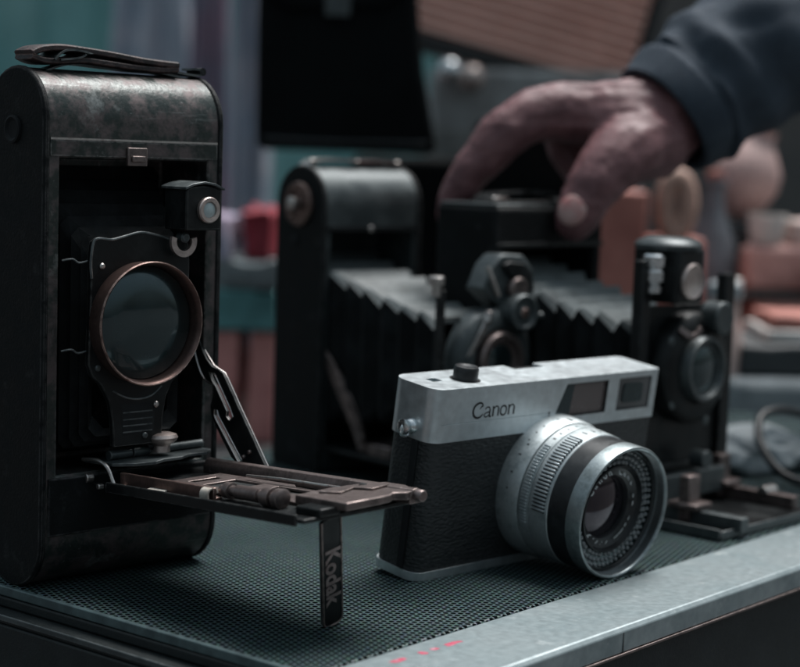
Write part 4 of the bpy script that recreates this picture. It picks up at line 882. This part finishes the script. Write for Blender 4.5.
# orange slatted panel in a dark frame, above a grey cabinet with knobs
pan = thing('slatted_panel', 'orange slatted panel in a dark frame, tilted behind the hand', 'panel', (98, 1620, 246), (0, R(14), 0))
bm = NB(); box(bm, -105, 102, 0, 30, 12, 260); build('backing', bm, 'orangewood', pan, bev=2)
bm = NB()
for i in range(24): box(bm, -105, 102, -7, 1, 14 + i * 10.0, 20 + i * 10.0)
build('slats', bm, 'orangewood', pan, bev=.8)
bm = NB(); box(bm, -116, 113, -12, 36, -5, 11); box(bm, 102.5, 113, -10, 36, 11, 262); box(bm, -112, -105.5, -10, 36, 11, 262); build('frame', bm, 'darkframe', pan, bev=2)
cabt = thing('control_box', 'grey metal box with two bright knobs under the orange panel', 'box', (95, 1600, TZ))
bm = NB(); box(bm, -75, 120, 0, 150, 0, 318); build('housing', bm, 'greymetal', cabt, bev=6)
for x, z, m in ((-58, 335, 'chrome'), (-38, 330, 'palebrass')):
    bm = NB(); lathe(bm, [(0, 6), (10, 6), (14, 11), (20, 12.5), (26, 10), (29, 5), (29.5, 0)], (x, 0, z - 22), (0, -1, 0), 28); build('knob', bm, m, cabt)
bm = NB(); box(bm, -70, -10, -3, 0, 225, 262); build('scale_panel', bm, 'white', cabt, bev=1)
M['scale'] = mat('dull_scale', (.20, .20, .19), .6); cabt.children[-1].data.materials[0] = M['scale']
rbox('wooden_box', 'red brown box behind the held folding camera', 'box', 128, 181, 1290, 1400, TZ, 146, 'brownwood', 3)
# right cluster
lp = thing('tan_pouch', 'tan oval pouch with a dark slit behind the finder of the held camera', 'pouch', (204, 1310, TZ))
bm = NB(); tube(bm, [(9 * cos(R(a)), 0, 206 + 21 * sin(R(a))) for a in range(0, 360, 15)], 7.6, 12, closed=True); build('rim', bm, 'tan', lp)
bm = NB(); box(bm, -22, 22, -10, 30, 0, 182); build('holder', bm, 'brownwood', lp, bev=4)
sb = thing('stone_bottle', 'slate grey stoneware bottle between the tan pouch and the rust red boxes', 'bottle', (246, 1390, TZ))
bm = NB(); lathe(bm, [(0, 17), (2, 19), (150, 20), (178, 18), (196, 10), (206, 8), (220, 8), (222, 10), (226, 10), (226, 0)], (0, 0, 0), (0, 0, 1), 36); build('bottle_body', bm, 'slate', sb)
bm = NB(); lathe(bm, [(224, 7), (232, 7), (233, 0)], (0, 0, 0), (0, 0, 1), 20); build('stopper', bm, 'brownwood', sb)
vs = thing('beige_vase', 'beige pear shaped vase under the sleeve', 'vase', (266, 1420, 122), (0, R(18), 0))
rbox('wooden_stand', 'dark stand under the beige vase', 'stand', 245, 325, 1395, 1480, TZ, 121.5, 'darkgrey', 4)
bm = NB(); lathe(bm, [(0, 9), (4, 13), (16, 22), (32, 27), (46, 25), (58, 17), (66, 11), (72, 10), (75, 12), (75, 9), (68, 7)], (0, 0, 2), (0, 0, 1), 40); build('vase_body', bm, 'rosebeige', vs)
rbox('stacked_box', 'rust red box lowest of the three at the right edge', 'box', 270, 350, 1360, 1392, TZ, 18, 'darkgrey', 4).__setitem__('label', 'dark grey box under the rust red boxes at the right edge')
rbox('stacked_box', 'rust red box with rounded edges, lower of the two at the right edge', 'box', 274, 350, 1356, 1392, 18.5, 64, 'rust', 9)
rbox('stacked_box', 'rust red box directly under the white cup', 'box', 268, 340, 1358, 1392, 70, 106, 'rust', 7)
rbox('board', 'thin dark board between the two rust red boxes', 'board', 264, 352, 1352, 1393, 64.5, 69.5, 'darkgrey', 1)
cup = thing('white_cup', 'small white cup lying on the upper rust red box', 'cup', (286, 1374, 106.5))
bm = NB(); lathe(bm, [(0, 10), (1, 12), (12, 14.5), (23, 15.5), (23, 14), (12, 13), (3, 10), (3, 0)], (0, 0, 0), (0, 0, 1), 32); cbod = build('cup_body', bm, 'white', cup)
bm = NB(); tube(bm, [(14 + 7 * sin(R(a)), 0, 12 + 7 * cos(R(a))) for a in range(0, 181, 20)], 1.8, 8); build('handle', bm, 'white', cbod)
rbox('pink_block', 'pale pink block at the right edge beside the white cup', 'block', 304, 352, 1362, 1392, 106.5, 126, 'beige', 6)
rt = thing('pale_jar', 'pale rose jar just behind the lens of the held camera', 'jar', (226, 1215, TZ))
bm = NB(); lathe(bm, [(0, 12), (2, 14), (60, 15), (110, 15), (128, 11), (140, 10), (146, 11), (146, 0)], (0, 0, 0), (0, 0, 1), 32); build('jar_body', bm, 'beige', rt)
bm = NB(); lathe(bm, [(145, 12), (154, 12), (156, 10), (156, 0)], (0, 0, 0), (0, 0, 1), 28); build('lid', bm, 'greybag', rt)
rbox('flat_case', 'grey flat case lying behind the bellows camera bed at the right', 'case', 225, 330, 1190, 1320, TZ, 22, 'greybag', 8)
rbox('flat_case', 'dark flat case on the grey one at the right', 'case', 236, 330, 1200, 1320, 22.5, 44, 'darkgrey', 7)
ex = thing('peach_jar', 'peach coloured jar at the right edge behind the rust red boxes', 'jar', (318, 1440, TZ))
bm = NB(); lathe(bm, [(0, 22), (2, 24), (150, 25), (162, 20), (168, 17), (176, 17), (176, 0)], (0, 0, 0), (0, 0, 1), 32); build('jar_body', bm, 'rosebeige', ex)
bm = NB(); lathe(bm, [(174, 19), (188, 19), (190, 17), (190, 0)], (0, 0, 0), (0, 0, 1), 32); build('lid', bm, 'rust', ex)
ex = thing('glass_flask', 'small pale flask between the held camera lens and the rust red boxes', 'flask', (252, 1330, TZ))
bm = NB(); lathe(bm, [(0, 14), (2, 16), (96, 17), (112, 12), (120, 7), (136, 7), (138, 9), (142, 9), (142, 0)], (0, 0, 0), (0, 0, 1), 28); build('flask_body', bm, 'rust', ex)
bm = NB(); lathe(bm, [(140, 8), (150, 8), (151, 6), (151, 0)], (0, 0, 0), (0, 0, 1), 20); build('stopper', bm, 'white', ex)
rbox('paper_stack', 'stack of pale paper lying on the dark flat case at the right', 'papers', 258, 330, 1215, 1300, 44.5, 53, 'white', 2)
rbox('leather_wallet', 'dark red brown wallet lying on the pale paper stack', 'wallet', 262, 315, 1220, 1290, 53.5, 63, 'brownwood', 3)
# grey bag and a black cable loop on the case top
bm = NB(); bmesh.ops.create_icosphere(bm, subdivisions=5, radius=1)
for v in bm.verts:
    p = v.co.copy(); v.co = Vector((p.x * 42, p.y * 30, max(p.z, -.55) * 15 + 8.3)) * 1
    v.co += Vector((noise.noise(p * 1.7), noise.noise(p * 1.7 + Vector((9, 0, 0))), .5 * noise.noise(p * 2.6 + Vector((0, 7, 0))) if p.z > -.3 else 0)) * 7
gb = build('cloth_bundle', bm, 'greybag', ang=80); put(gb, (196, 962, 0), R(40)); tag(gb, 'crumpled grey cloth bundle at the right end of the perforated top', 'cloth')
bm = NB(); tube(bm, [(272, 1010, 3), (258, 985, 10), (236, 968, 26), (214, 958, 33), (199, 946, 30), (196, 926, 18), (204, 905, 6), (222, 893, 2.6), (250, 890, 2.6), (300, 905, 2.6)], 2.4, 12, k=8)
tag(build('cable', bm, 'blackring'), 'black cable looping over the grey cloth at the right', 'cable')
